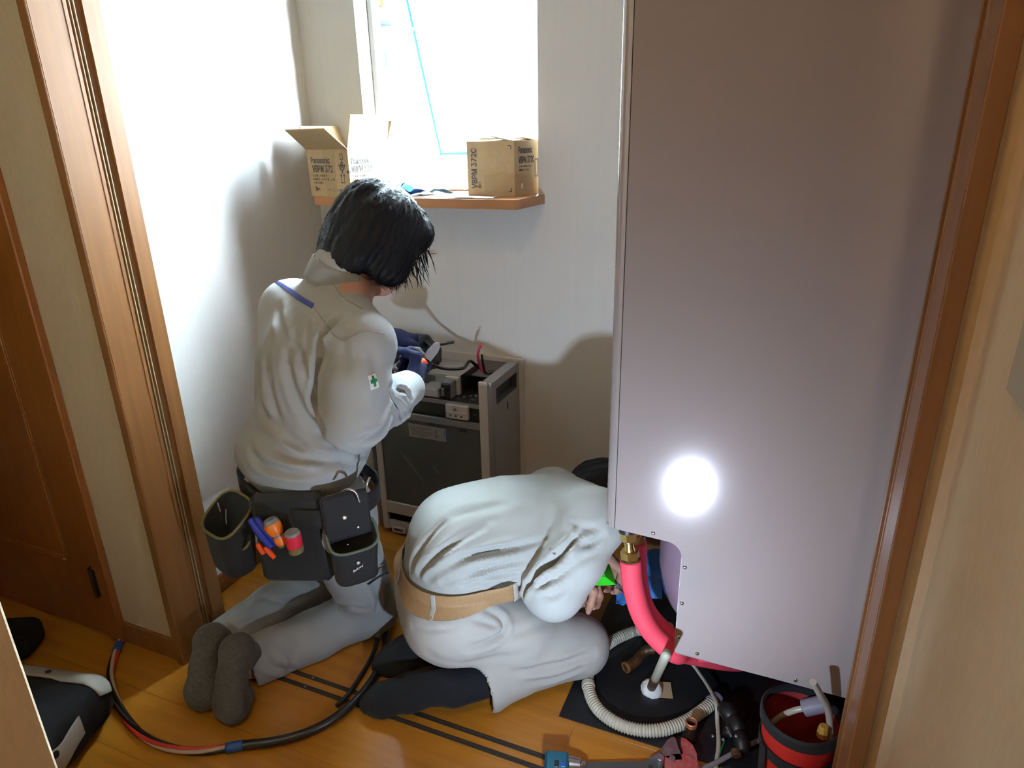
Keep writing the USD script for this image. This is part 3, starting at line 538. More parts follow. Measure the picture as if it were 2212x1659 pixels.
# ---------------------------------------------------------------- cartons and plastic on the ledge
LZ = 1.1372
def carton(name, label, p0, u, wx, dy, hz, loc=None):
    u = U(u); v = A(-u[1], u[0], 0); R = np.column_stack([u, v, A(0, 0, 1)]); p0 = A(*p0); t = thing(name, label, "box", p0); c = 0.003
    W = lambda x0, x1, y0, y1, z0, z1: box(x0, x1, y0, y1, z0, z1).apply_transform(T(R, p0))
    part(t, "front", W(0, wx, 0, c, 0, hz), m_card); part(t, "side", W(wx-c, wx, c, dy-c, 0, hz), m_card); part(t, "side", W(0, c, c, dy-c, 0, hz), m_card); part(t, "back", W(0, wx, dy-c, dy, 0, hz), m_card); part(t, "bottom", W(c, wx-c, c, dy-c, 0, c), m_card)
    return t, R, p0, u, v
def flap(t, o, a, out, length, tilt, skew=0.0, name="flap"):
    """A carton flap hinged along o..o+a, leaning by tilt degrees from upright towards out."""
    o, a, out = A(*o), A(*a), U(out); d = A(0, 0, 1)*math.cos(math.radians(tilt))+out*math.sin(math.radians(tilt)); ua = U(a); n = np.cross(ua, d)
    P = [(0, 0), (np.linalg.norm(a), 0), (np.linalg.norm(a)*(1-0.02), length), (np.linalg.norm(a)*0.02, length)]
    return part(t, name, prism(P, 0.003, np.column_stack([ua, d, n]), o-n*0.0015), m_card)
a0, a1 = A(-1.413, 1.754, LZ), A(-1.234, 1.713, LZ); u = U(a1-a0); wx, dy, hz = 0.1835, 0.158, 0.138
cb, R, p0, u, v = carton("cardboard_box", "open-flapped cardboard box at the left end of the window ledge", a0, u, wx, dy, hz)
Z = A(0, 0, 1); nf = -v
flap(cb, p0+Z*hz, u*wx, nf, 0.090, 52); flap(cb, p0+v*dy+Z*hz+u*wx, -u*wx, v, 0.085, 25)
flap(cb, p0+u*wx+Z*hz, v*dy, u, 0.094, 14); flap(cb, p0+v*dy+Z*hz, -v*dy, -u, 0.07, 20)
fo = lambda x, z: p0+u*x+Z*z+nf*0.0003
def print_on(t, pieces): part(t, "print", cat(pieces), m_ink)
def small_print(at, x, rows, h, ln):
    out = []; pat = ["e", "ne", "ru", "gi", "bar", "kanji", "kai", "nu"]
    for r in range(rows):
        out.append(kana([["e", "ne", "ru", "gi", "bar", "kanji", "kanji", "kai", "kanji", "ni"][(i*3+r*2) % 10] for i in range(ln[r])], at(r), x, Z, h))
    return out
pr = [text("Panasonic", 0.0165, fo(0.014, 0.0975), u, Z, bold=True, fit=0.088), text("VBPW 372", 0.0190, fo(0.018, 0.072), u, Z, bold=True, fit=0.094)]
pr += small_print(lambda r: fo(0.017, 0.058-0.0105*r), u, 3, 0.0075, [9, 12, 6]) + [text("1", 0.0115, fo(0.022, 0.018), u, Z, bold=True), kana(["ko", "iri"], fo(0.029, 0.018), u, Z, 0.0085), kana(["pa", "na", "so", "ni", "tsu", "ku", "kanji", "kanji", "kai", "kanji"], fo(0.080, 0.016), u, Z, 0.0083)]
pr += [strokes([[(.3, 1), (.3, .35), (.7, .35), (.7, 1), (.3, 1)], [(.5, .35), (.5, 0)], [(.25, 0), (.75, 0)]], fo(0.143, 0.100), u, Z, 0.024), strokes([[(.0, .8), (.2, .3), (.5, .1), (.8, .3), (1, .8)], [(.25, .75), (.4, .35)], [(.75, .75), (.6, .35)], [(.35, .75), (.5, .95), (.65, .75), (.5, .6), (.35, .75)], [(.5, .1), (.5, -.2)]], fo(0.141, 0.074), u, Z, 0.026, 0.12), strokes([[(.2, 0), (.2, 1), (.05, .75)], [(.2, 1), (.35, .75)], [(.75, 0), (.75, 1), (.6, .75)], [(.75, 1), (.9, .75)], [(0, -.1), (1, -.1)]], fo(0.143, 0.045), u, Z, 0.022)]
print_on(cb, pr); part(cb, "tape", box(0.072, 0.122, -0.0004, 0, 0.002, hz).apply_transform(T(R, p0)), m_tape)
so = lambda y, z: p0+u*(wx+0.0003)+v*y+Z*z
pr = [text("Panasonic", 0.0165, so(0.010, 0.0955), v, Z, bold=True, fit=0.076), text("VBPW 372", 0.0190, so(0.010, 0.071), v, Z, bold=True, fit=0.080)]+small_print(lambda r: so(0.010, 0.057-0.0105*r), v, 3, 0.0070, [9, 12, 6])+[text("1", 0.0115, so(0.012, 0.018), v, Z, bold=True), kana(["ko", "iri"], so(0.019, 0.018), v, Z, 0.0085), kana(["pa", "na", "so", "ni", "tsu", "ku", "kanji", "kanji", "kai", "kanji"], so(0.065, 0.016), v, Z, 0.0078)]
print_on(cb, pr); part(cb, "mark", box(wx-0.010, wx+0.0005, -0.0005, 0.008, 0.070, 0.077, 0.0002).apply_transform(T(R, p0)), m_ink)

b0, b1 = A(-0.916, 1.850, LZ), A(-0.757, 1.826, LZ); wx, dy, hz = 0.161, 0.140, 0.149
cb, R, p0, u, v = carton("cardboard_box", "closed cardboard box at the right end of the window ledge", b0, b1-b0, wx, dy, hz); nf = -v
flap(cb, p0+Z*hz, u*wx, nf, 0.075, -86, name="lid_flap"); flap(cb, p0+v*dy+Z*hz+u*wx, -u*wx, v, 0.075, -84, name="lid_flap"); flap(cb, p0+u*wx+Z*hz, v*dy, u, 0.080, -80, name="lid_flap")
fo = lambda x, z: p0+u*x+Z*z+nf*0.0003; so = lambda y, z: p0+u*(wx+0.0003)+v*y+Z*z
pr = [text("VBPM 372C", 0.0185, fo(0.033, 0.020), Z, -u, bold=True, fit=0.112), text("1", 0.010, fo(0.046, 0.020), Z, -u, bold=True), kana(["ko", "iri"], fo(0.046, 0.026), Z, -u, 0.007)]
pr += [strokes([[(0, 1), (1, 1), (1, 0)]], fo(0.140, 0.128), u, Z, 0.010, 0.22), strokes([[(0, 0), (1, 0), (1, 1)]], fo(0.140, 0.014), u, Z, 0.010, 0.22)]
pr += [text("Panasonic", 0.0165, so(0.022, 0.117), v, Z, bold=True, fit=0.080), text("VBPM 372C", 0.0175, so(0.022, 0.090), v, Z, bold=True, fit=0.090)]+small_print(lambda r: so(0.024, 0.078-0.010*r), v, 2, 0.0055, [12, 9])
pr += [strokes([[(0, 0), (1, 0), (1, 3), (0, 3), (0, 0)]], so(0.118, 0.050), v, Z, 0.016, 0.2)]
print_on(cb, pr); part(cb, "sticker", box(wx, wx+0.0005, 0.034, 0.046, 0.020, 0.034).apply_transform(T(R, p0)), m_sheet)
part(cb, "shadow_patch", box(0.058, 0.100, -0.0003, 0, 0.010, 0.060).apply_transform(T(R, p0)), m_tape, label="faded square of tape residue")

def cloth_sheet(P, th=0.0008, n=24, amp=0.0, sc=30.0, seed=0, lift=None):
    """A sheet from four corners (bilinear), crumpled along z."""
    P = np.array(P, float); s, t = np.meshgrid(np.linspace(0, 1, n), np.linspace(0, 1, n), indexing="ij"); s, t = s[..., None], t[..., None]
    q = (1-s)*(1-t)*P[0]+s*(1-t)*P[1]+s*t*P[2]+(1-s)*t*P[3]
    q[..., 2] += amp*np.abs(meshkit.fbm(q*sc, 3, seed)-0.5)*2
    if lift is not None: q[..., 2] += lift(s[..., 0], t[..., 0])
    return sheet(q, th)
solo("paper_sheet", cloth_sheet([(-1.05, 1.745, LZ+.001), (-0.80, 1.748, LZ+.001), (-0.80, 1.815, LZ+.001), (-1.05, 1.835, LZ+.001)], 0.0006, 14, 0.004, 14, 3), m_sheet, "white paper sheets lying flat before the closed box", "paper")
solo("plastic_bag", cloth_sheet([(-1.18, 1.745, LZ+.0015), (-1.055, 1.750, LZ+.0015), (-0.98, 1.885, LZ+.0015), (-1.12, 1.90, LZ+.0015)], 0.0008, 40, 0.050, 13, 8, lift=lambda s, t: 0.028*np.sin(np.pi*s)*np.sin(np.pi*t)), m_skyblue, "crumpled light blue plastic bag on the ledge between the boxes", "plastic bag")
c = A(*(-1.083, 1.775, 1.174)); d = U(A(0.12, 0.95, 0.06)); x_, y_, _ = basis(d); ang = np.linspace(0.3, 2*np.pi-0.25, 26); L = 0.10
c[2] = LZ+0.0185; Z_ = A(0, 0, 1)
q = np.stack([c+d*L*s+0.0165*(1+0.08*np.cos(ang))[:, None]*(np.cos(ang)[:, None]*x_+np.sin(ang)[:, None]*y_) for s in np.linspace(0, 1, 6)], 0)
solo("rolled_film", sheet(q+Z_*.004, 0.0022), m_bluetape, "dark rim of a rolled film on the blue plastic bag", "roll")
solo("window_paper", cloth_sheet([(-1.11, 1.915, LZ+.002), (-0.96, 1.915, LZ+.002), (-0.96, 2.01, LZ+.002), (-1.11, 2.01, LZ+.002)], 0.0006, 14, 0.03, 12, 6, lift=lambda s, t: 0.02*t), m_sheet, "creased white paper in the window bay behind the blue bag", "paper")

# ---------------------------------------------------------------- people
def head_sdf(c, R, s=1.0):
    """Head in its own frame: columns of R are right, forward (face), up."""
    P = lambda x, y, z: c+R@(A(x, y, z)*s)
    E = lambda x, y, z, r: ell(P(x, y, z), A(*r)*s, R)
    f = blend([E(0, -0.008, 0.028, (.076, .096, .090)), (E(0, 0.030, -0.035, (.060, .066, .080)), 0.04), (E(0, 0.066, -0.088, (.030, .028, .024)), 0.03), (E(0, 0.086, 0.022, (.050, .014, .014)), 0.02),
               (cap(P(0, .097, .008), P(0, .112, -.030), .008*s, .0125*s), 0.014), (E(.012, .104, -.034, (.009, .009, .007)), .008), (E(-.012, .104, -.034, (.009, .009, .007)), .008),
               (E(.034, .070, -.020, (.022, .020, .020)), .02), (E(-.034, .070, -.020, (.022, .020, .020)), .02), (E(0, .094, -.060, (.024, .009, .005)), .006), (E(0, .092, -.070, (.021, .009, .006)), .006),
               (E(.078, -.010, -.012, (.008, .020, .032)), .010), (E(-.078, -.010, -.012, (.008, .020, .032)), .010)])
    f = cut(f, blend([E(.032, .104, .004, (.016, .014, .009)), (E(-.032, .104, .004, (.016, .014, .009)), .001)]), 0.010)
    return f, P
def hand_sdf(w, d, n, s, curl=(60, 70, 40), thumb=(0.5, 0.6), k=1.0, grow=0.0, spread=0.0, per=(0, 0, 0, 0)):
    """Palm and five fingers: w wrist, d towards the fingers, n out of the palm, s towards the thumb side."""
    d = U(d); n = U(A(*n)-d*np.dot(n, d)); s = U(A(*s)-d*np.dot(s, d)-n*np.dot(s, n)); w = A(*w)
    kn = [w+k*(d*a+s*b+n*c) for a, b, c in ((.090, .030, -.002), (.094, .010, -.006), (.090, -.011, -.005), (.082, -.030, .0))]
    it = []
    for i, q in enumerate(kn): it.append((cap(w+k*s*(.020-.013*i), q, (.0155+grow)*k, (.0115+grow)*k), .014))
    it.append((cap(w+k*(s*.018+d*.01), w+k*(s*.030+d*.045+n*.008), (.017+grow)*k, (.013+grow)*k), .014))
    for i, (q, L) in enumerate(zip(kn, ((.042, .026, .020), (.046, .030, .021), (.043, .028, .020), (.034, .021, .018)))):
        a = 0.0; p = q; dd = U(d+s*spread*(1.5-i)*.12); P = [q]
        for l, c in zip(L, curl):
            a += math.radians(c+per[i]); p = p+k*l*(dd*math.cos(a)+n*math.sin(a)); P.append(p)
        r = [(.0098, .0088, .0080, .0068), (.0100, .0090, .0082, .0070), (.0096, .0086, .0078, .0066), (.0086, .0076, .0068, .0058)][i]
        it.append((chain(P, [(x+grow)*k for x in r], .004), .005))
    t0 = w+k*(s*.030+d*.020+n*.010); t1 = t0+k*(s*.026+d*.028+n*.016); t2 = t1+k*.032*U(d*(.9-thumb[0])+n*thumb[0]+s*.25-s*thumb[1]); t3 = t2+k*.026*U(d*.5+n*thumb[0]-s*thumb[1])
    it.append((chain([t0, t1, t2, t3], [(x+grow)*k for x in (.0150, .0108, .0098, .0078)], .006), .010))
    return blend(it), kn
def strands(parent, roots, dirs, lens, r, bend, seed=1, name="strands"):
    """Hair locks as curves: start on the scalp, follow the head, then fall."""
    pts, wid, cnt = [], [], []
    for p, d, L, b in zip(roots, dirs, lens, bend):
        q = p; v = U(d); n = 7
        for i in range(n):
            pts.append(q); wid.append(2*r*(1-0.85*(i/(n-1))**2)); v = U(v+b); q = q+v*L/(n-1)
        cnt.append(n)
    path = numbered(parent, name); c = UsdGeom.BasisCurves.Define(stage, path); off = BASE[parent]
    c.CreatePointsAttr(Vt.Vec3fArray.FromNumpy((np.array(pts)-off).astype(np.float32))); c.CreateWidthsAttr(Vt.FloatArray.FromNumpy(np.array(wid, np.float32))); c.SetWidthsInterpolation("vertex")
    c.CreateCurveVertexCountsAttr(Vt.IntArray.FromNumpy(np.array(cnt, np.int32))); c.CreateTypeAttr("cubic"); c.CreateBasisAttr("catmullRom"); c.CreateWrapAttr("pinned")
    UsdShade.MaterialBindingAPI.Apply(c.GetPrim()).Bind(m_hair); data(c.GetPrim(), kind="stuff", label="loose black hair strands")
def bounds(P, r): P = np.array(P); return P.min(0)-r, P.max(0)+r

# -- person 1: kneeling upright, bent over the open unit
f1, r1, Z = A(.35, .937, 0), A(.937, -.35, 0), A(0, 0, 1)
pel, wst, chs, nck = A(-1.055, 1.165, .44), A(-1.055, 1.165, .575), A(-1.03, 1.22, .78), A(-.995, 1.27, .965)
shR, shL, elR, wrR, wrL = A(-.858, 1.185, .880), A(-1.148, 1.30, .905), A(*(-0.856, 1.120, 0.720)), A(*(-0.866, 1.355, 0.708)), A(*(-1.052, 1.560, 0.761))
elL = (shL+wrL)/2+A(-.05, -.02, -.13)
hpR, hpL, knR, knL = pel+r1*.095, pel-r1*.095, A(-.985, 1.265, .068), A(-1.205, 1.325, .068)
anR, anL = A(*(-1.170, 1.000, 0.036)), A(*(-1.302, 1.025, 0.033))
heR, heL, baR, baL = A(*(-1.148, 0.935, 0.134)), A(*(-1.257, 0.955, 0.115)), A(*(-1.122, 0.874, 0.036)), A(*(-1.217, 0.878, 0.036))
hdR = np.column_stack([A(1, 0, 0), A(0, 1, 0), A(0, 0, 1)]); hu_, hf_ = U(A(.28, .50, .82)), A(.30, .62, -.72); hf_ = U(hf_-hu_*np.dot(hf_, hu_)); hdR = np.column_stack([np.cross(hf_, hu_), hf_, hu_])
hdc = A(-.925, 1.365, 1.075)
p1 = thing("person", "person with black hair in grey work clothes kneeling upright at the battery unit", "person", (pel[0], pel[1], 0))
hsdf, HP = head_sdf(hdc, hdR)
body = blend([hsdf, (cap(nck-Z*.03, HP(0, -.03, -.05), .052, .050), .03), (cap(nck-Z*.04, wst, .105, .10, (f1, .7)), .05), (cap(shL, shR, .045), .05), (cap(wst, pel, .10, .105, (f1, .75)), .04)]
             +[(chain(P, R_, .01), .03) for P, R_ in (([shR, elR, wrR], [.045, .038, .027]), ([shL, elL, wrL], [.045, .038, .027]), ([hpR, knR], [.07, .045]), ([hpL, knL], [.07, .045]), ([knR, anR, heR], [.045, .036, .030]), ([knL, anL, heL], [.045, .036, .030]), ([heR, baR], [.028, .026]), ([heL, baL], [.028, .026]))])
lo, hi = bounds([heR, heL, baR, knR, knL, HP(0, 0, .12), HP(0, .12, 0), wrL, shR, shL, elR, wrR], .07)
part(p1, "body", surf(body, lo, hi, .0055), m_skin, smooth=True)
for s in (-1, 1): part(p1, "eye", trimesh.creation.icosphere(2, .011).apply_transform(T(hdR, HP(.032*s, .086, .004))), m_white, smooth=True)

shirt = blend([cap(wst-Z*.005, chs, .152, .150, (f1, .76)), (cap(chs, nck-Z*.045, .145, .085, (f1, .78)), .06), (cap(shL-Z*.02, shR-Z*.015, .058, .060), .06), (cap(shL-Z*.03+f1*-.005, chs-r1*.075-Z*.12, .062, .085), .08), (cap(shR-Z*.03-r1*.05, chs+r1*.06-Z*.12, .055, .085), .06), (cap(nck-Z*.02, shR, .050, .058), .05), (cap(nck-Z*.02, shL, .050, .056), .05), (cap(nck-Z*.03, HP(0, -.05, -.10), .068, .062), .03), (ell(wst+Z*.02-f1*.01, (.172, .14, .085), np.column_stack([r1, f1, Z])), .05),
               (chain([shR, (shR+elR)/2+A(.003, -.012, 0), elR], [.064, .067, .066], .02), .014), (chain([elR, elR+(wrR-elR)*.6, wrR], [.066, .056, .047], .02), .03), (chain([shL, elL, wrL], [.064, .058, .046], .02), .03)])
shirt = cut(shirt, half(wst-Z*.055, -Z+f1*.12), .02)
shirt = cut(shirt, cuff(wrR+U(wrR-elR)*.022, U(wrR-elR)), .006); shirt = cut(shirt, cuff(wrL+U(wrL-elL)*.022, U(wrL-elL)), .006)
lo, hi = bounds([wst-Z*.07, shL, shR, nck+Z*.02, wrL, wrR, elR, elL, wst-r1*.17, wst+r1*.17, wst-f1*.12], .085)
ms = surf(shirt, lo, hi, .0055)
V3 = lambda *a: [A(*q) for q in a]
cr = [(V3((-0.918, 1.121, 0.883), (-0.930, 1.107, 0.830), (-0.936, 1.093, 0.757), (-0.894, 1.056, 0.718)), 0.0224, 0.0085), (V3((-0.890, 1.150, 0.936), (-0.924, 1.131, 0.903), (-0.931, 1.119, 0.868)), 0.0140, 0.0076),
      (V3((-1.010, 1.128, 0.890), (-1.003, 1.095, 0.825), (-0.978, 1.084, 0.755), (-0.933, 1.089, 0.682)), 0.0098, 0.0110), (V3((-1.073, 1.141, 0.891), (-1.061, 1.093, 0.796), (-1.036, 1.076, 0.717), (-0.967, 1.062, 0.664)), 0.0084, 0.0119), (V3((-1.002, 1.156, 0.926), (-0.996, 1.123, 0.882), (-0.959, 1.100, 0.828), (-0.946, 1.093, 0.778)), 0.0084, 0.0093),
      (V3((-1.090, 1.069, 0.677), (-0.992, 1.041, 0.647), (-0.916, 1.069, 0.625), (-0.881, 1.158, 0.594)), 0.0126, 0.0110), (V3((-1.082, 1.028, 0.632), (-1.005, 1.020, 0.615), (-0.943, 1.038, 0.610), (-0.901, 1.078, 0.609)), 0.0098, 0.0093), (V3((-0.934, 1.089, 0.688), (-0.860, 1.070, 0.666), (-0.891, 1.198, 0.588)), 0.0140, 0.0085), (V3((-1.085, 1.090, 0.728), (-1.017, 1.061, 0.680), (-0.946, 1.063, 0.651)), 0.0084, 0.0102), (V3((-1.105, 1.049, 0.648), (-1.057, 1.020, 0.624), (-1.016, 1.016, 0.609)), 0.0084, 0.0085),
      (V3((-0.793, 1.171, 0.770), (-0.801, 1.212, 0.719), (-0.820, 1.247, 0.668)), 0.0112, 0.0076), (V3((-0.796, 1.182, 0.732), (-0.784, 1.132, 0.714), (-0.797, 1.084, 0.693)), 0.0084, 0.0085), (V3((-0.801, 1.248, 0.706), (-0.820, 1.245, 0.669), (-0.797, 1.144, 0.683)), 0.0084, 0.0068), (V3((-0.785, 1.157, 0.792), (-0.812, 1.247, 0.748), (-0.802, 1.264, 0.723)), 0.0112, 0.0068), (V3((-0.931, 1.154, 0.932), (-0.934, 1.126, 0.887), (-0.932, 1.107, 0.830)), .010, .008), (V3((-1.111, 1.209, 0.937), (-1.040, 1.136, 0.895), (-0.985, 1.103, 0.845)), .006, .010), (V3((-0.870, 1.139, 0.931), (-0.859, 1.106, 0.878), (-0.834, 1.076, 0.830)), .004, .012), (V3((-0.809, 1.137, 0.896), (-0.796, 1.129, 0.849), (-0.786, 1.112, 0.793)), .004, .012), (V3((-1.108, 1.116, 0.806), (-1.104, 1.099, 0.733), (-1.042, 1.060, 0.678)), .006, .012), (V3((-0.826, 1.059, 0.689), (-0.795, 1.084, 0.700), (-0.787, 1.147, 0.708)), .008, .009), (V3((-0.803, 1.197, 0.696), (-0.805, 1.251, 0.692), (-0.815, 1.309, 0.694)), .007, .008), (V3((-1.002, 1.059, 0.673), (-0.934, 1.063, 0.641), (-0.888, 1.116, 0.619)), .008, .010)]
creases(ms, cr); rumple(ms, .0035, (11, 11, 5), seed=4); rumple(ms, .005, (9, 9, 14), seed=9, mask=lambda v: np.clip((.66-v[:, 2])/.1, 0, 1))
msh = part(p1, "shirt", ms, m_shirt, smooth=True, label="light grey long-sleeved work shirt")
part(msh, "stripe", patch((-1.169, 1.280, 0.975), (-0.981, 1.177, 0.952), .0135, ms, side=A(-.2, -.3, -1)), m_navy, smooth=True, label="navy stripe across the back yoke")
def seam(parent, P, m_, r=.0009, off=.0006, n=40, surf_=None):
    C = spline(P, n); q, _ = drape(C, surf_, off); q, _ = drape(q, surf_, off); part(parent, "seam", tube(q, r, 5, raw=True), m_, smooth=True)
seam(msh, V3((-0.981, 1.177, 0.952), (-0.925, 1.146, 0.924), (-0.866, 1.115, 0.901), (-0.822, 1.140, 0.917), (-0.795, 1.171, 0.905)), m_thread, surf_=ms); seam(msh, V3((-0.987, 1.225, 1.050), (-0.922, 1.207, 0.972), (-0.862, 1.194, 0.951)), m_thread, surf_=ms)
c0, sd_ = A(*(-0.791, 1.110, 0.820)), None; _, n0_ = drape(np.array([c0]), ms, 0); sd_ = U(np.cross(Z, n0_[0]))
e = part(msh, "badge", patch(c0+Z*.0165, c0-Z*.0165, .0225, ms, .0012, .001, 12, 6, side=sd_), m_sheet, smooth=True, label="white badge with a green cross")
part(e, "cross", cat([patch(c0+Z*.0115, c0-Z*.0115, .0062, ms, .0028, .0008, 12, 4, side=sd_), patch(c0+Z*.0032, c0-Z*.0032, .0175, ms, .00285, .0008, 5, 8, side=sd_)]), m_green, smooth=True)
an = np.linspace(0, 2*np.pi, 40, endpoint=False); nt_ = HP(0, -.050, -.080); cn = U(nt_-nck); cx = U(np.cross(f1, cn)); cy = np.cross(cn, cx)
q = np.stack([nck+cn*(.012+.052*t)+(.071-.004*t-.003*abs(t-.5))*(np.cos(an)[:, None]*cx+np.sin(an)[:, None]*cy) for t in (0, .25, .5, .75, 1)], 0)
q = np.concatenate([q, q[:, :1]], 1); part(msh, "collar", sheet(q, .005), m_collar, smooth=True)

trou = blend([cap(hpL, hpR, .108, .108), (cap(pel+Z*.08, pel, .130, .130, (f1, .8)), .05), (chain([hpR, knR], [.092, .074]), .04), (chain([hpL, knL], [.092, .074]), .04),
              (chain([knR, knR+(anR-knR)*.5, anR-(anR-knR)*.02], [.070, .066, .066]), .03), (chain([knL, knL+(anL-knL)*.5, anL-(anL-knL)*.02], [.070, .066, .066]), .03)])
trou = cut(trou, cuff(anR+U(anR-knR)*.008, anR-knR, .1), .004); trou = cut(trou, cuff(anL+U(anL-knL)*.008, anL-knL, .1), .004); trou = cut(trou, half(A(0, 0, .003), -Z), .004); trou = cut(trou, half(wst-Z*.03, Z), .01)
lo, hi = bounds([hpL, hpR, knR, knL, anR, anL, wst], .12); lo[2] = -.012; mt = surf(trou, lo, hi, .0055)
creases(mt, [(V3((-1.149, 1.266, 0.053), (-0.989, 1.153, 0.152), (-0.929, 1.172, 0.148)), .008, .010), (V3((-1.137, 0.997, 0.099), (-1.095, 0.992, 0.056), (-1.073, 1.042, 0.009)), .008, .010), (V3((-1.106, 1.031, 0.100), (-1.069, 1.031, 0.061), (-1.082, 1.027, 0.011)), .007, .009), (V3((-0.897, 1.161, 0.257), (-0.903, 1.199, 0.171), (-0.917, 1.204, 0.121)), .008, .010), (V3((-1.260, 1.137, 0.117), (-1.202, 1.161, 0.100), (-1.173, 1.219, 0.081)), .006, .009), (V3((-0.869, 1.123, 0.385), (-0.888, 1.184, 0.288), (-0.898, 1.233, 0.237)), .008, .010)])
rumple(mt, .005, (9, 9, 9), seed=21); mt.vertices[:, 2] = np.maximum(mt.vertices[:, 2], .0012)
part(p1, "trousers", mt, m_trouser, smooth=True, label="grey work trousers")
for an_, he_, ba_ in ((anR, heR, baR), (anL, heL, baL)):
    toe = ba_+A(-.005, .045, -.012); fs = blend([chain([an_+(he_-an_)*-.35, he_-A(0, -.012, .0)], [.040, .035], .02), (chain([he_, (he_+ba_)/2-f1*.004, ba_], [.037, .033, .036], .02), .025), (chain([ba_-r1*.020, ba_+r1*.020], [.033, .030]), .02), (cap(ba_-r1*.012, toe-r1*.01, .029, .020), .02), (cap(ba_+r1*.012, toe+r1*.012, .027, .019), .02)])
    fs = cut(fs, half(A(0, 0, .002), -Z), .004); lo, hi = bounds([an_, he_, ba_, toe], .05); lo[2] = -.008
    part(p1, "sock", rumple(surf(fs, lo, hi, .004), .0015, (30, 30, 30), seed=5), m_sockgrey, smooth=True, label="charcoal sock")

# gloves: the right holds the tool, the left steadies the cable
tool_a, tool_b = A(*(-0.889, 1.455, 0.720)), A(*(-0.848, 1.500, 0.795)); td = U(tool_b-tool_a); vw = U(A(0, 0, 1.3)-tool_a)
dR = U(A(*(-0.882, 1.460, 0.723))-wrR); nR = U(np.cross(td, dR)); nR = nR if nR@vw < 0 else -nR
fR, knk = hand_sdf(wrR+dR*.010, dR, nR, td, (62, 72, 45), (.75, .55), 1.0, .0025)
fR = blend([fR, (cap(wrR-U(wrR-elR)*.01, wrR+dR*.02, .034, .030), .015)]); mg = surf(fR, *bounds([wrR, wrR+dR*.12, knk[0], knk[3], wrR+dR*.09+nR*.07], .055), .0032)
g1 = part(p1, "glove", relax(mg, 4), m_glove, smooth=True, label="navy work glove holding the tool")
dL = U(A(*(-0.970, 1.650, 0.731))-wrL); nL = U(A(.45, -.1, -.9)); sL = U(np.cross(dL, nL)); sL = sL if sL@vw > 0 else -sL
fL, knl = hand_sdf(wrL+dL*.012, dL, nL, sL, (38, 50, 30), (.7, .5), 1.05, .0025, per=(0, 6, 12, 16))
fL = blend([fL, (cap(wrL-dL*.02, wrL+dL*.03, .036, .033), .015)]); mg = surf(fL, *bounds([wrL, wrL+dL*.13, knl[0], knl[3], wrL+dL*.1+nL*.08], .06), .0032)
g2 = part(p1, "glove", relax(mg, 4), m_glove, smooth=True, label="navy work glove with black palm and fingers")
for g_, kk, w_, d_, n_, fn in ((g1, knk, wrR, dR, nR, fR), (g2, knl, wrL, dL, nL, fL)):
    cv = cut(lambda p, fn=fn: fn(p)-.0012, half((kk[1]+kk[2])/2-d_*(.030 if g_ is g2 else -.004), -d_), .002)
    part(g_, "coating", relax(surf(cv, *bounds([w_, w_+d_*.13, kk[0], kk[3], w_+d_*.1+n_*.08], .06), .0034), 3), m_gripblack, smooth=True, label="black rubber coating")

# hair
hs1 = blend([ell(HP(0, -.012, .030), (.098, .114, .104), hdR), (ell(HP(0, -.058, -.055), (.080, .058, .078), hdR), .05), (ell(HP(.072, .018, -.030), (.028, .060, .066), hdR), .03), (ell(HP(-.072, .018, -.030), (.028, .060, .066), hdR), .03), (ell(HP(0, .080, .060), (.070, .040, .042), hdR), .04)])
hs1 = cut(hs1, ell(HP(0, .115, -.055), (.060, .070, .085), hdR), .012)
mh = surf(hs1, *bounds([HP(a, b, c) for a in (-.1, .1) for b in (-.12, .12) for c in (-.12, .13)], .03), .0045)
def comb(m, c, R, crown, amp, seed):
    v = np.array(m.vertices); q = (v-c)@R-crown; th = np.arctan2(q[:, 0], q[:, 1]+1e-9); ph = np.arccos(np.clip(q[:, 2]/np.maximum(np.linalg.norm(q, axis=1), 1e-6), -1, 1))
    g = np.column_stack([np.cos(th)*6.5, np.sin(th)*6.5, ph*1.3]); d = meshkit.fbm(g, 4, seed)-.5; m.vertices = v+vnorm(m)*(amp*2*d*np.clip(ph/.5, .15, 1))[:, None]; return m
comb(mh, hdc, hdR, A(.0, -.01, .03), .010, 3)
hh = part(p1, "hair", mh, m_hair, smooth=True, label="thick black hair")
v, n = np.array(mh.vertices), vnorm(mh); pick = rng.choice(len(v), 2600, replace=False); cr_ = HP(0, -.02, .125)
rt = v[pick]-n[pick]*.001; out = rt-cr_; dr = out-n[pick]*(out*n[pick]).sum(1)[:, None]; dr /= np.maximum(np.linalg.norm(dr, axis=1, keepdims=True), 1e-6)
ln = rng.uniform(.03, .055, len(rt)); bd = -n[pick]*.24+rng.normal(0, .03, rt.shape)-Z*.03
strands(hh, rt+n[pick]*.0015, dr+n[pick]*.05, ln, .0006, bd)
fr_ = [HP(x, y, z) for x, y, z in zip(rng.uniform(-.07, .075, 150), rng.uniform(.055, .098, 150), rng.uniform(-.03, .04, 150))]
strands(hh, np.array(fr_), np.array([U(hf_*.5-Z*.8+rng.normal(0, .12, 3)) for _ in fr_]), rng.uniform(.035, .070, 150), .0011, np.array([-Z*.12-hf_*.03+rng.normal(0, .03, 3) for _ in fr_]), name="fringe")

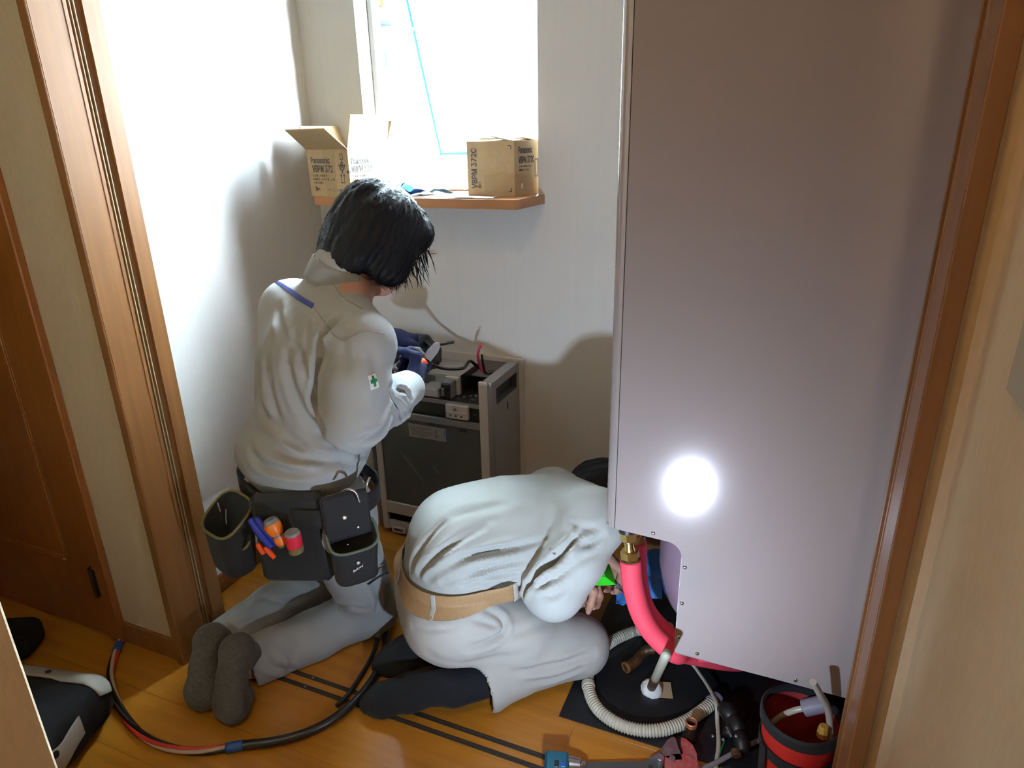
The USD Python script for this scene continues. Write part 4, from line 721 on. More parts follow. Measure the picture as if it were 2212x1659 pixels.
# -- person 2: crouching on the heels, bent down under the tank unit
f2, r2 = A(.797, .604, 0), A(.604, -.797, 0)
qk = A(-.392, 1.315, .082); qkL = qk-r2*.22+f2*.02; qpel = (qk+qkL)/2-f2*.325; qpel[2] = .225
qhR, qhL = qpel+r2*.085, qpel-r2*.085
qw = qpel+f2*.075+Z*.115; qsR = A(*(-0.356, 1.300, 0.469)); qsL = qsR-r2*.29-Z*.098; qsm = (qsR+qsL)/2; qch = qsm-f2*.10-Z*.045; qnk = qsm+f2*.055-Z*.035
qeR, qeL = A(*(-0.420, 1.200, 0.331)), qsL+A(-.03, .03, -.26)+f2*.02
qwR, qwL = A(*(-0.435, 1.320, 0.285)), A(*(-0.388, 1.430, 0.286))
qaR, qaL = A(*(-0.633, 1.099, 0.055)), A(*(-0.633, 1.099, 0.055))-r2*.15-f2*.03
qtR, qtL = A(*(-0.794, 1.026, 0.028)), A(*(-0.794, 1.026, 0.028))-r2*.125+f2*.035
ohd = A(*(-0.405, 1.600, 0.350)); ou, of = U(f2*.95-Z*.15-r2*.0), U(f2*.15-Z*.98); of = U(of-ou*np.dot(of, ou)); ohR = np.column_stack([np.cross(of, ou), of, ou])
p2 = thing("person", "person in pale grey work clothes and tan belt crouching head-down beside the tank unit", "person", (qpel[0], qpel[1], 0))
hs2, HQ = head_sdf(ohd, ohR)
drR = U(A(*(-0.414, 1.360, 0.249))-qwR); hn = U(np.cross(drR, Z)); hn = hn if hn@f2 > 0 else -hn
hfR, kq = hand_sdf(qwR+drR*.01, drR, hn*.3-Z*.9, f2*.6+Z*.3, (45, 65, 45), (.7, .5)); drL = U(A(*(-0.374, 1.460, 0.246))-qwL); hfL, kq2 = hand_sdf(qwL+drL*.01, drL, -Z*.8+r2*.4, f2*.5+Z*.2, (45, 65, 45), (.7, .5))
body = blend([hs2, (cap(qnk-f2*.03, HQ(0, -.03, -.05), .052, .050), .03), (cap(qw+Z*.02, qch, .085, .095), .05), (cap(qsL, qsR, .045), .05), (cap(qw, qpel, .085, .095), .04)]
             +[(chain(P, R_, .01), .03) for P, R_ in (([qsR, qeR, qwR], [.045, .038, .026]), ([qsL, qeL, qwL], [.045, .038, .026]), ([qhR, qk], [.07, .045]), ([qhL, qkL], [.07, .045]), ([qk, qaR, qtR], [.045, .032, .022]), ([qkL, qaL, qtL], [.045, .032, .022]))]+[(hfR, .012), (hfL, .012)])
lo, hi = bounds([qtR, qtL, qk, qkL, qw, HQ(0, 0, .12), qsL, qsR, qeR, qwL, qwR+drR*.1, HQ(0, -.1, 0)], .07)
part(p2, "body", surf(body, lo, hi, .0048), m_skin, smooth=True)
for s in (-1, 1): part(p2, "eye", trimesh.creation.icosphere(2, .011).apply_transform(T(ohR, HQ(.032*s, .086, .004))), m_white, smooth=True)
mid = (qw+qch)/2+Z*.02-f2*.005
torso = blend([chain([qw-f2*.055-Z*.085, qw-f2*.028+Z*.035, mid+f2*.012, qch], [.126, .114, .124, .112], .05), (chain([qw+r2*.045-Z*.09-f2*.045, qw+r2*.045-f2*.03+Z*.03, qch+r2*.055], [.118, .112, .102]), .05), (chain([qw-r2*.05-Z*.09-f2*.045, qw-r2*.045-f2*.02+Z*.02, qch-r2*.05], [.118, .106, .096]), .05), (ell(qw+f2*.06, (.10, .10, .09)), .06), (cap(qsL, qsR, .064, .070), .06), (cap(qch-r2*.07, qsL-f2*.03, .085, .066), .05), (cap(qnk, qsR, .060), .05), (cap(qnk, qsL, .058), .05)])
wn, wo = U(f2*.06-Z), A(-.70, 1.17, .318); wz = ell(qw-f2*.085-Z*.02, (.20, .20, .20)); torso = cut(torso, half(wo+wn*.040, wn), .02)
shirt = blend([torso, (chain([qsR, (qsR+qeR)/2+r2*.012, qeR], [.070, .068, .066], .02), .016), (chain([qeR, qeR+(qwR-qeR)*.55, qwR], [.066, .058, .046], .02), .03), (chain([qsL, qeL, qwL], [.064, .056, .044], .02), .03)])
shirt = cut(shirt, cuff(qwR+U(qwR-qeR)*.005, qwR-qeR), .006); shirt = cut(shirt, cuff(qwL, qwL-qeL), .006)
lo, hi = bounds([qw+r2*.16, qw-r2*.16, qw-f2*.14, qsR, qsL, qnk, mid+Z*.1, qeR, qeL, qwR, qwL], .085); ms2 = surf(shirt, lo, hi, .0055)
cr2 = [(V3((-0.708, 1.095, 0.367), (-0.648, 1.103, 0.436), (-0.573, 1.175, 0.471)), 0.0105, 0.0068), (V3((-0.679, 1.086, 0.367), (-0.600, 1.111, 0.427), (-0.522, 1.172, 0.430), (-0.447, 1.226, 0.439)), 0.0120, 0.0076), (V3((-0.642, 1.084, 0.370), (-0.563, 1.122, 0.395), (-0.487, 1.182, 0.401)), 0.0105, 0.0059), (V3((-0.597, 1.096, 0.364), (-0.546, 1.135, 0.375), (-0.489, 1.175, 0.375)), 0.0090, 0.0059), (V3((-0.741, 1.113, 0.358), (-0.704, 1.110, 0.430), (-0.664, 1.147, 0.481)), 0.0075, 0.0076),
       (V3((-0.365, 1.215, 0.481), (-0.388, 1.188, 0.452), (-0.422, 1.173, 0.415), (-0.453, 1.151, 0.377), (-0.476, 1.153, 0.332)), 0.0240, 0.0068), (V3((-0.446, 1.160, 0.391), (-0.411, 1.170, 0.417), (-0.379, 1.180, 0.443)), 0.0120, 0.0068), (V3((-0.450, 1.141, 0.367), (-0.423, 1.143, 0.381), (-0.411, 1.156, 0.397)), 0.0090, 0.0059), (V3((-0.357, 1.198, 0.459), (-0.335, 1.214, 0.465), (-0.318, 1.229, 0.481)), 0.0090, 0.0076), (V3((-0.401, 1.235, 0.493), (-0.359, 1.221, 0.492), (-0.324, 1.231, 0.495)), 0.0060, 0.0085), (V3((-0.548, 1.137, 0.337), (-0.520, 1.177, 0.308), (-0.479, 1.161, 0.354)), 0.0105, 0.0068), (V3((-0.682, 1.137, 0.470), (-0.624, 1.188, 0.495), (-0.555, 1.242, 0.499)), 0.0045, 0.0102), (V3((-0.621, 1.094, 0.409), (-0.567, 1.136, 0.431), (-0.501, 1.188, 0.432)), .006, .006), (V3((-0.673, 1.092, 0.408), (-0.624, 1.127, 0.460), (-0.561, 1.202, 0.482)), .005, .008), (V3((-0.563, 1.119, 0.361), (-0.522, 1.156, 0.347), (-0.488, 1.171, 0.359)), .008, .006), (V3((-0.423, 1.130, 0.359), (-0.395, 1.138, 0.365), (-0.373, 1.157, 0.384)), .006, .008), (V3((-0.384, 1.159, 0.398), (-0.355, 1.179, 0.432), (-0.324, 1.214, 0.447)), .005, .009), (V3((-0.417, 1.143, 0.382), (-0.391, 1.161, 0.403), (-0.369, 1.175, 0.432)), .006, .007)]
creases(ms2, cr2); rumple(ms2, .0035, (8, 8, 8), seed=31)
sh2 = part(p2, "shirt", ms2, m_shirt2, smooth=True, label="pale grey long-sleeved work shirt")
part(sh2, 'stain', cat([patch(A(*(-0.427, 1.196, 0.438))+Z*.004, A(*(-0.422, 1.189, 0.436)), .007, ms2, .0006, .0004, 5, 4, side=A(.9, .3, 0)), patch(A(*(-0.415, 1.188, 0.441))+Z*.003, A(*(-0.412, 1.183, 0.437)), .006, ms2, .0006, .0004, 5, 4, side=A(.9, .3, 0))]), m_inkgrey, smooth=True, label='small dark stain')
thighs = blend([cap(qhR, qhL, .106, .100), (cap(qw-f2*.04-Z*.03+r2*.03, qpel+r2*.03, .104, .112), .05), (cap(qw-f2*.04-Z*.03-r2*.03, qpel-r2*.03, .104, .112), .05), (chain([qhR, (qhR+qk)/2+r2*.0, qk], [.100, .086, .068], .03), .04), (chain([qhL, qkL], [.108, .076], .03), .04), (chain([qk, qaR+(qk-qaR)*.45, qaR+(qk-qaR)*.26], [.072, .064, .080], .02), .04), (chain([qkL, qaL+(qkL-qaL)*.3], [.072, .066], .02), .04)])
cR, cL = qaR+(qk-qaR)*.40, qaL+(qkL-qaL)*.36
thighs = cut(thighs, half(A(0, 0, .003), -Z), .004); thighs = cut(thighs, cuff(cR+U(qaR-qk)*.045, qaR-qk, .095), .004); thighs = cut(thighs, lambda p: np.maximum(half(wo+wn*.020, -wn)(p), wz(p)), .010)
lo, hi = bounds([qpel-f2*.16, qpel+r2*.2, qpel-r2*.2, qk, qkL, cR, qw+Z*.08], .1); lo[2] = -.012; mt2 = surf(thighs, lo, hi, .0055)
creases(mt2, [(V3((-0.555, 1.126, 0.283), (-0.529, 1.147, 0.254), (-0.520, 1.138, 0.231), (-0.539, 1.106, 0.220), (-0.576, 1.064, 0.222)), .010, .008), (V3((-0.574, 1.090, 0.281), (-0.551, 1.113, 0.264), (-0.532, 1.132, 0.246)), .006, .007), (V3((-0.585, 1.058, 0.233), (-0.508, 1.143, 0.218), (-0.447, 1.225, 0.209)), .004, .010), (V3((-0.656, 1.034, 0.204), (-0.550, 1.103, 0.167), (-0.460, 1.164, 0.171)), .004, .011), (V3((-0.496, 1.139, 0.118), (-0.415, 1.200, 0.112), (-0.341, 1.265, 0.117)), .010, .009), (V3((-0.468, 1.154, 0.081), (-0.414, 1.200, 0.072), (-0.359, 1.242, 0.091)), .006, .008), (V3((-0.707, 1.046, 0.259), (-0.649, 1.041, 0.269), (-0.602, 1.060, 0.274)), .004, .005)])
rumple(mt2, .0045, (8, 8, 8), seed=33); mt2.vertices[:, 2] = np.maximum(mt2.vertices[:, 2], .0012)
tr2 = part(p2, "trousers", mt2, m_trouser2, smooth=True, label="pale grey work trousers")
for k_, a_, t_, c_ in ((qk, qaR, qtR, cR), (qkL, qaL, qtL, cL)):
    he = a_+U(a_-k_)*.035+Z*.022; ff = U(t_-a_)
    fs = blend([chain([c_+(k_-a_)*.12, a_], [.048, .042], .02), (chain([he, (he+t_)/2+Z*.004, t_], [.043, .042, .040], .02), .03), (cap(t_, t_+ff*.035-Z*.004, .038, .024), .02)]); fs = cut(fs, half(A(0, 0, .002), -Z), .004)
    lo, hi = bounds([k_, a_, t_, t_+ff*.04, he], .06); lo[2] = -.008; part(p2, "sock", rumple(surf(fs, lo, hi, .0045), .002, (28, 28, 28), seed=6), m_sockblack, smooth=True, label="black sock")
hs_2 = blend([ell(HQ(0, -.012, .030), (.092, .108, .100), ohR), (ell(HQ(0, -.05, -.045), (.075, .055, .065), ohR), .05), (ell(HQ(.070, .018, -.02), (.025, .055, .055), ohR), .03), (ell(HQ(-.070, .018, -.02), (.025, .055, .055), ohR), .03)]); hs_2 = cut(hs_2, ell(HQ(0, .115, -.055), (.06, .07, .085), ohR), .012)
mh = surf(hs_2, *bounds([HQ(a, b, c) for a in (-.1, .1) for b in (-.12, .12) for c in (-.12, .13)], .03), .005); comb(mh, ohd, ohR, A(0, -.01, .03), .010, 5); part(p2, "hair", mh, m_hair, smooth=True, label="black hair")

def ring_on(ms_, c, axis, t, off=.004, n=64, slab=.008, rmax=.24):
    """Closed loop round the meshes ms_, lying off above their outline in the plane at t along axis."""
    x, y, d = basis(axis); v = np.vstack([m.vertices for m in ms_])-c; k = (np.abs(v@d-t) < slab)&(np.hypot(v@x, v@y) < rmax); v = v[k]
    a, r = np.arctan2(v@y, v@x), np.hypot(v@x, v@y); th = np.linspace(-np.pi, np.pi, n, endpoint=False); R_ = np.zeros(n)
    for i, q in enumerate(th):
        m = np.abs((a-q+np.pi) % (2*np.pi)-np.pi) < 2*np.pi/n; R_[i] = r[m].max() if m.any() else np.nan
    R_ = np.where(np.isnan(R_), np.nanmedian(R_), R_)
    for _ in range(3): R_ = (np.roll(R_, 1)+2*R_+np.roll(R_, -1))/4
    return c+d*t+(R_+off)[:, None]*(np.cos(th)[:, None]*x+np.sin(th)[:, None]*y)
def band(rings, th):
    q = np.stack(rings, 0); q = np.concatenate([q, q[:, :1]], 1); return sheet(q, th)
# tan belt of person 2, with trouser loops
bo_ = qw-f2*.035+wn*np.dot(wo-(qw-f2*.035), wn); wo = bo_; rg = [ring_on([ms2] if t > -.018 else [ms2, mt2], wo, -wn, t, .0012, rmax=.20) for t in (-.025, -.013, 0, .012, .022)]; rm = np.maximum.reduce([np.linalg.norm(r_-(wo-wn*t), axis=1) for r_, t in zip(rg, (-.025, -.013, 0, .012, .022))])
rg = [wo-wn*t+(r_-(wo-wn*t))/np.linalg.norm(r_-(wo-wn*t), axis=1)[:, None]*(.15*rm+.85*np.linalg.norm(r_-(wo-wn*t), axis=1))[:, None] for r_, t in zip(rg, (-.025, -.013, 0, .012, .022))]
bq = part(p2, "belt", band(rg, .003), m_beltbrown, smooth=True, label="wide tan webbing belt")
q = np.stack(rg, 0); vw_ = q[2]-A(0, 0, 1.3)
for dvec in (A(.97, -.25, 0), A(.0, -1, 0), A(-.80, -.6, 0)):
    i = int(np.argmax((q[2]-wo)@U(dvec))); tg_ = U(q[2][(i+1) % 64]-q[2][i-1]); oo = U((q[2][i]-wo)-tg_*np.dot(q[2][i]-wo, tg_))
    P = np.stack([np.stack([q[j][i]+oo*.0035+tg_*w_ for w_ in (-.006, -.002, .002, .006)]) for j in range(5)]); P[0] -= oo*.001; P[-1] += -oo*.001
    part(bq, "belt_loop", sheet(P, .0018), m_trouser2, smooth=True, label="pale belt loop")

# tool belt of person 1
BZ = .506
tb = thing("tool_belt", "black tool belt with pouches round the waist of the kneeling person", "tool belt", (wst[0], wst[1], BZ))
bc = A(pel[0], pel[1], 0); rg = [ring_on([mt, ms] if z > .53 else [mt], bc, Z, z, .008) for z in (BZ-.022, BZ-.008, BZ+.008, BZ+.022)]; rm = np.maximum.reduce([np.linalg.norm((r_-bc)[:, :2], axis=1) for r_ in rg])
rg = [A(bc[0], bc[1], z)+np.column_stack([(r_-bc)[:, :2]/np.linalg.norm((r_-bc)[:, :2], axis=1)[:, None]*rm[:, None], np.zeros(64)]) for r_, z in zip(rg, (BZ-.022, BZ-.008, BZ+.008, BZ+.022))]
part(tb, "belt", band(rg, .006), m_blackfab, smooth=True, label="padded black waist belt")
def pouch(parent, c, n, w, d, h, rim_drop, m_, m_bind, taper=.78, lean=0.0, back=0.0, name="pouch", label=None, bind_r=.0035, wall=.0035):
    """Open bag: c top centre at the belt side, n outwards; the rim falls by rim_drop from the back to the front."""
    c = A(*c); n = U(A(n[0], n[1], 0)); t = np.cross(Z, n); th = np.linspace(0, 2*np.pi, 40, endpoint=False)
    ex = lambda a, p: np.sign(a)*np.abs(a)**p
    sx, sy = ex(np.cos(th), .62), ex(np.sin(th), .62)
    def ringat(u, s, inset=0.0):       # u 0 bottom .. 1 rim
        k = taper+(1-taper)*u; x = (w/2-inset)*k*s*sx; y = (d/2-inset)*k*s*sy+d/2; f_ = (sy+1)/2
        z = -h+(h-rim_drop*f_+back*(1-f_))*u
        return c+x[:, None]*t+(y+lean*(1-u)*h)[:, None]*n+z[:, None]*Z
    Rn = [ringat(0, s) for s in (.02, .6, .9)]+[ringat(u, 1) for u in (.06, .2, .4, .6, .8, 1.0)]+[ringat(u, 1, wall) for u in (1.0, .8, .6, .4, .25)]+[ringat(.22, s, wall) for s in (.6, .02)]
    q = np.stack(Rn, 0); m_n, k_n = q.shape[:2]; i, j = np.meshgrid(np.arange(m_n-1), np.arange(k_n), indexing="ij"); j2 = (j+1) % k_n
    f = np.stack([i*k_n+j, i*k_n+j2, (i+1)*k_n+j2, (i+1)*k_n+j], -1).reshape(-1, 4); mm = trimesh.Trimesh(q.reshape(-1, 3), np.vstack([f[:, [0, 1, 2]], f[:, [0, 2, 3]]]), process=False)
    rumple(mm, .003, (16, 16, 16), seed=int(w*1000)); p_ = part(parent, name, mm, m_, smooth=40, label=label)
    part(p_, "binding", tube(mm.vertices.reshape(m_n, k_n, 3)[8]+Z*.001, bind_r, 8, closed=True, m=80), m_bind, smooth=True)
    return p_, c, n, t
sl, tc = A(-.83, -.56, 0), A(.56, -.83, 0)      # towards the left wall, towards the hall
pl, pc, pn, pt = pouch(tb, A(*(-1.147, 1.040, 0.502)), sl*.70+tc*.62, .128, .092, .165, .052, m_blackfab, m_olive, .80, 0, .012, label="open black pouch with olive binding")
for k_, (a_, b_) in enumerate((((486,1100), (489,1150)), ((470,1085), (492,1155)))): part(pl, "cable_tie", tube(V3((-1.209, 1.020, 0.490), (-1.214, 1.030, 0.433), (-1.206, 1.030, 0.389)) if k_ == 0 else V3((-1.198, 1.030, 0.469), (-1.205, 1.030, 0.429), (-1.206, 1.030, 0.389)), .0016, 6, 12), m_sheet, smooth=True)
part(pl, "trim", tube(V3((-1.190, 0.985, 0.381), (-1.167, 0.980, 0.371), (-1.134, 0.980, 0.379), (-1.115, 0.975, 0.378)), .0032, 7, 20), m_olive, smooth=True); part(pl, "trim", tube(V3((-1.126, 0.980, 0.398), (-1.092, 0.975, 0.422), (-1.083, 0.980, 0.438)), .0032, 7, 20), m_olive, smooth=True)
mp = obox(A(*(-0.990, 1.020, 0.445)), (.168, .036, .235), np.column_stack([U(np.cross(U(tc*.95+sl*.2), Z))*-1, U(tc*.95+sl*.2), Z]), .015)
part(tb, "holder", rumple(mp.subdivide().subdivide().subdivide(), .004, (15, 15, 15), seed=3), m_blackfab, smooth=50, label="black tool holder in the middle of the belt")
pr_, pc2, pn2, pt2 = pouch(tb, A(*(-0.874, 1.075, 0.478)), tc*.95-sl*.28, .112, .055, .135, .048, m_blackfab, m_sage, .86, 0, .010, label="black pouch with sage green binding")
fc = A(*(-0.864, 1.060, 0.508)); fr_x = U(np.cross(U(pn2), Z))*-1
part(tb, "flap", rumple(obox(fc, (.108, .014, .115), np.column_stack([fr_x, pn2, Z]), .006).subdivide().subdivide().subdivide(), .003, (18, 18, 18), seed=8), m_blackfab, smooth=50, label="black leather flap with a snap")
sn_ = A(*(-0.862, 1.050, 0.507)); sn_ = sn_+pn2*(np.dot(fc-sn_, pn2)+.0065)
part(tb, "snap", lathe([(0, .005), (.004, .0045), (.0062, .0025), (.0066, 0), (0, 0)], 18, sn_, pn2), m_steel, label="chrome snap button")
for px_ in ((-0.824, 1.055, 0.473), (-0.862, 1.050, 0.435), (-0.905, 1.040, 0.426)):
    s_ = A(*px_); s_ = s_+pn2*(np.dot(fc-s_, pn2)+.0065); part(tb, "rivet", lathe([(0, .003), (.003, .002), (.0034, 0), (0, 0)], 12, s_, pn2), m_steel)
lo_ = pc2+pn2*.0555-Z*.098; x_ = U(np.cross(Z, pn2))
tx = text("tool pro", .011, lo_-x_*.026, U(x_+Z*.12), Z, .0006, True) if False else strokes([[(0, .1), (.25, .9), (.4, .1), (.6, .8), (.8, .2)], [(.9, .2), (1.2, .8), (1.5, .2), (1.6, .9)], [(1.8, .1), (2.1, .8), (2.4, .2), (2.7, .8), (3.0, .2), (3.4, .9)]], lo_-x_*.012, U(x_+Z*.35), Z, .0075, .14, .0008)
part(pr_, "logo", tx, m_sheet, label="small white logo lettering")
part(pr_, "rivet", lathe([(0, .004), (.004, .003), (.0045, 0), (0, 0)], 14, pc2+pn2*.056-Z*.075, pn2), m_worn)
part(tb, "strap", tube(V3((-0.865, 1.110, 0.286), (-0.866, 1.150, 0.277), (-0.869, 1.200, 0.258)), .004, 8, 20, flat=.5), m_blackfab, smooth=True, label="black leg strap")
part(tb, "ring", tube(V3((-0.863, 1.050, 0.571), (-0.843, 1.050, 0.583), (-0.832, 1.060, 0.572), (-0.828, 1.065, 0.545)), .0028, 10, 30), m_steel, smooth=True, label="chrome hook"); part(tb, "ring", tube(V3((-0.826, 1.110, 0.586), (-0.829, 1.100, 0.573), (-0.833, 1.100, 0.552)), .0028, 10, 20), m_steel, smooth=True, label="chrome hook")
def handle(P, prof, m_list, name, label, category):
    """Tool handle along P[0]->P[1]: stacked lathed pieces (from, to, radii, material, part name)."""
    a, b = A(*P[0]), A(*P[1]); t = thing(name, label, category, a); d = U(b-a); L = np.linalg.norm(b-a)
    for s0_, s1_, rr, m_, pn_ in prof:
        n_ = len(rr); part(t, pn_, lathe([(0, s0_*L)]+[(r_, (s0_+(s1_-s0_)*i/(n_-1))*L) for i, r_ in enumerate(rr)]+[(0, s1_*L)], 20, a, d), m_, smooth=40)
    return t
handle(((-0.990, 0.958, 0.528), (-0.969, 0.965, 0.462)), [(0, .12, [.0125, .0165, .0175], m_greyplastic, "end_cap"), (.12, .52, [.0175, .0185, .0180, .0150], m_orange, "grip"), (.52, .62, [.0128, .0122], m_greyplastic, "collar"), (.62, .92, [.0125, .0135, .0118], m_orange, "grip"), (.92, 1.0, [.012, .011], m_olive, "ferrule")], None, "screwdriver", "screwdriver with a fat orange and grey handle in the tool belt", "screwdriver")
handle(((-0.936, 0.962, 0.507), (-0.938, 0.968, 0.454)), [(0, .10, [.0135, .0165, .0172], m_greyplastic, "end_cap"), (.10, .70, [.0175, .0178, .0172], m_crimson, "grip"), (.70, 1.0, [.0178, .0170], m_olive, "ring")], None, "nut_driver", "nut driver with a crimson and grey handle in the tool belt", "nut driver")
pb = thing("pliers", "blue-handled pliers tucked in the tool belt beside the orange screwdriver", "pliers", (-1.021, 0.960, 0.487))
for P in (V3((-1.054, 0.965, 0.510), (-1.026, 0.958, 0.487), (-0.997, 0.960, 0.454)), V3((-1.041, 0.970, 0.512), (-1.003, 0.962, 0.490), (-0.985, 0.965, 0.462))): part(pb, "handle", tube(P, [.0075, .0095, .0085], 12, 24), m_bluegrip, smooth=True)
sc = thing("scissors", "scissors with two orange-red grips hanging below the blue pliers", "scissors", (-1.019, 0.955, 0.442))
for P in (V3((-1.034, 0.955, 0.457), (-1.018, 0.953, 0.435)), V3((-1.011, 0.953, 0.455), (-0.987, 0.952, 0.433))): part(sc, "grip", tube(P, [.0052, .0064, .0062, .0048], 12, 14), m_orangered, smooth=True)

# cable stripper in the right glove, black cable in the left
t_ = thing("cable_cutter", "steel cable cutter with an orange grip held in gloved hands over the unit", "cable cutter", tool_a)
a_, b_ = A(*(-0.869, 1.445, 0.742)), A(*(-0.830, 1.475, 0.806)); dd = U(b_-a_); xx = U(np.cross(dd, vw)); zz = np.cross(xx, dd)
jaw = [(-.008, 0), (.009, .004), (.012, .020), (.014, .050), (.010, .066), (.002, .072), (-.008, .064), (-.012, .040), (-.010, .018)]
part(t_, "jaw", prism(jaw, .007, np.column_stack([xx, dd, zz]), a_), m_toolgrey); part(t_, "jaw", prism([(x*.72+.004, y*.97) for x, y in jaw], .006, np.column_stack([xx, dd, zz]), a_-zz*.007), m_worn)
part(t_, "guard", tube([a_-dd*.012-xx*.004+zz*.014, a_+dd*.002-xx*.002+zz*.014, a_+dd*.013+zz*.010], [.012, .0155, .0125], 14, 12, flat=.9), m_orangered, smooth=True, label="orange thumb guard"); part(t_, "pivot", cyl(a_+dd*.006+zz*.006, a_+dd*.006+zz*.009, .0045, n=16), m_worn)
part(t_, "grip", tube([a_+dd*.010-xx*.004, a_-dd*.010, a_-dd*.035+xx*.005, a_-dd*.075+xx*.012], [.0105, .0115, .010, .008], 12, 24), m_orangered, smooth=True); part(t_, "grip", tube([a_+dd*.004+xx*.010-zz*.004, a_-dd*.020+xx*.014-zz*.008, a_-dd*.07+xx*.02-zz*.012], [.009, .0095, .008], 12, 24), m_orangered, smooth=True)
solo("black_cable", tube(V3((-0.828, 1.545, 0.779), (-0.862, 1.540, 0.771), (-0.924, 1.570, 0.744)), .0045, 10, 30), m_cable, "short black cable end sticking out of the left glove", "cable")
solo("black_cable", tube(V3((-0.888, 1.490, 0.736), (-0.901, 1.550, 0.703), (-0.918, 1.660, 0.654), (-0.905, 1.740, 0.632), (-0.911, 1.800, 0.635), (-.905, 1.84, .605)), .0050, 10, 50), m_cable, "black cable curving from the cutter into the open unit", "cable")

# ---------------------------------------------------------------- hoses, fittings and scrap under the tank unit
def fitting(parent, p, d=(0, 0, 1)):
    p = A(*p); x, y, d = basis(d)
    hexa = lambda z0, z1, r: prism(Polygon([(r*math.cos(k_*math.pi/3), r*math.sin(k_*math.pi/3)) for k_ in range(6)]), z1-z0, np.column_stack([x, y, d]), p+d*z0)
    part(parent, "hex_nut", hexa(.002, .020, .0215), m_brass, smooth=20); part(parent, "neck", lathe([(0, .018), (.013, .018), (.013, .026), (.0105, .030), (.0105, .040), (.014, .043), (.014, .048), (0, .048)], 24, p, d), m_brass)
    part(parent, "hex_nut", hexa(.046, .066, .0175), m_brass, smooth=20); part(parent, "cap", lathe([(0, .066), (.020, .066), (.020, .082), (.017, .086), (0, .086)], 24, p, d), m_bluegrip if False else m_black)
P = V3((-0.257, 1.245, 0.422), (-0.249, 1.240, 0.366), (-0.228, 1.235, 0.299), (-0.196, 1.232, 0.250), (-0.148, 1.235, 0.211), (-0.122, 1.290, 0.168))+[A(-.02, 1.40, .085), A(.06, 1.50, .05), A(.20, 1.54, .04)]
th_ = thing("insulated_pipe", "pink foam-insulated pipe with a brass fitting curving down in front of the tank", "pipe", P[0])
part(th_, "insulation", tube(P, .0235, 24, 70), m_pink, smooth=True); part(th_, "cut_end", lathe([(0, 0), (.0225, 0), (.0225, .001), (0, .001)], 24, P[0], U(P[0]-P[1])), m_olive); fitting(th_, P[0], U(P[0]-P[1]))
for a_ in ((1404,1354), (1425,1384)): pass
P2_ = V3((-0.260, 1.320, 0.420), (-0.256, 1.320, 0.345), (-0.239, 1.320, 0.258), (-0.200, 1.315, 0.206))+[A(-.12, 1.31, .16), A(-.06, 1.30, .19)]
th_ = thing("insulated_pipe", "second pink foam-insulated pipe, behind the first", "pipe", P2_[0]); part(th_, "insulation", tube(P2_, .0235, 24, 60), m_pink, smooth=True); fitting(th_, P2_[0], U(P2_[0]-P2_[1]))
# corrugated drain hose
D = [(-0.179, 1.360, 0.169)]+[(-0.271, 1.503, 0.020), (-0.323, 1.452, 0.018), (-0.355, 1.383, 0.018), (-0.362, 1.310, 0.018), (-0.343, 1.246, 0.018), (-0.307, 1.199, 0.018), (-0.256, 1.176, 0.018), (-0.204, 1.176, 0.018), (-0.155, 1.196, 0.018), (-0.110, 1.237, 0.018), (-0.077, 1.285, 0.019), (-0.058, 1.318, 0.020)]
C = spline(D, 520); ph = np.cumsum(np.r_[0, np.linalg.norm(np.diff(C, axis=0), axis=1)]); rr = .0138+.0014*np.tanh(2.2*np.sin(ph*2*np.pi/.0068))
dh = thing("drain_hose", "cream corrugated drain hose looped on the black sheet", "hose", D[6]); part(dh, "corrugations", tube(C, rr, 16, raw=True), m_cream, smooth=50)
e_, d_ = C[-1], U(C[-1]-C[-6]); part(dh, "sleeve", lathe([(0, -.004), (.0175, -.004), (.0175, .004), (.0160, .006), (.0160, .020), (.0140, .022), (0, .022)], 24, e_, d_), m_cylgrey, label="grey end sleeve")
part(dh, "joint_ring", tube([C[205]-U(C[206]-C[204])*.006, C[205]+U(C[206]-C[204])*.006], .0168, 20, 4), m_cream, smooth=40)
cd = thing("flat_cord", "thin cream cord running from the pink pipe down past the hose end", "cord", (-0.040, 1.227, 0.000)); part(cd, "cord", tube(V3((-0.178, 1.408, 0.050), (-0.127, 1.402, 0.045), (-0.094, 1.376, 0.035), (-0.066, 1.336, 0.035), (-0.049, 1.300, 0.036), (-0.041, 1.270, 0.012), (-0.031, 1.212, 0.006), (-0.030, 1.150, 0.006), (-0.028, 1.015, 0.006)), .0052, 8, 60, flat=.6), m_cream, smooth=True)
ep = thing("pipe_elbow", "short tarnished brown pipe elbow lying on the black sheet", "pipe elbow", (-0.255, 1.404, 0.000))
P = V3((-0.278, 1.356, 0.016), (-0.260, 1.381, 0.018), (-0.248, 1.413, 0.022), (-0.236, 1.423, 0.030), (-0.219, 1.428, 0.034)); part(ep, "elbow", tube(P, .0128, 18, 30), m_oldcopper, smooth=True); part(ep, "end_ring", lathe([(.0100, 0), (.0145, 0), (.0145, .006), (.0105, .006), (.0100, 0)], 20, P[0]-U(P[0]-P[1])*.003, U(P[0]-P[1])), m_orangecopper); part(ep, "bore", lathe([(0, .001), (.0102, .001), (.0102, .0015), (0, .0015)], 18, P[0], U(P[0]-P[1])), m_seam); part(ep, "end_ring", tube([P[2]-A(.003, 0, 0), P[2]+A(.003, 0, 0)], .0146, 18, 4), m_oldcopper, smooth=40)
st = thing("pipe_stub", "cream pipe stub with white foam at its foot rising from the black sheet", "pipe stub", (-0.207, 1.322, 0.000))
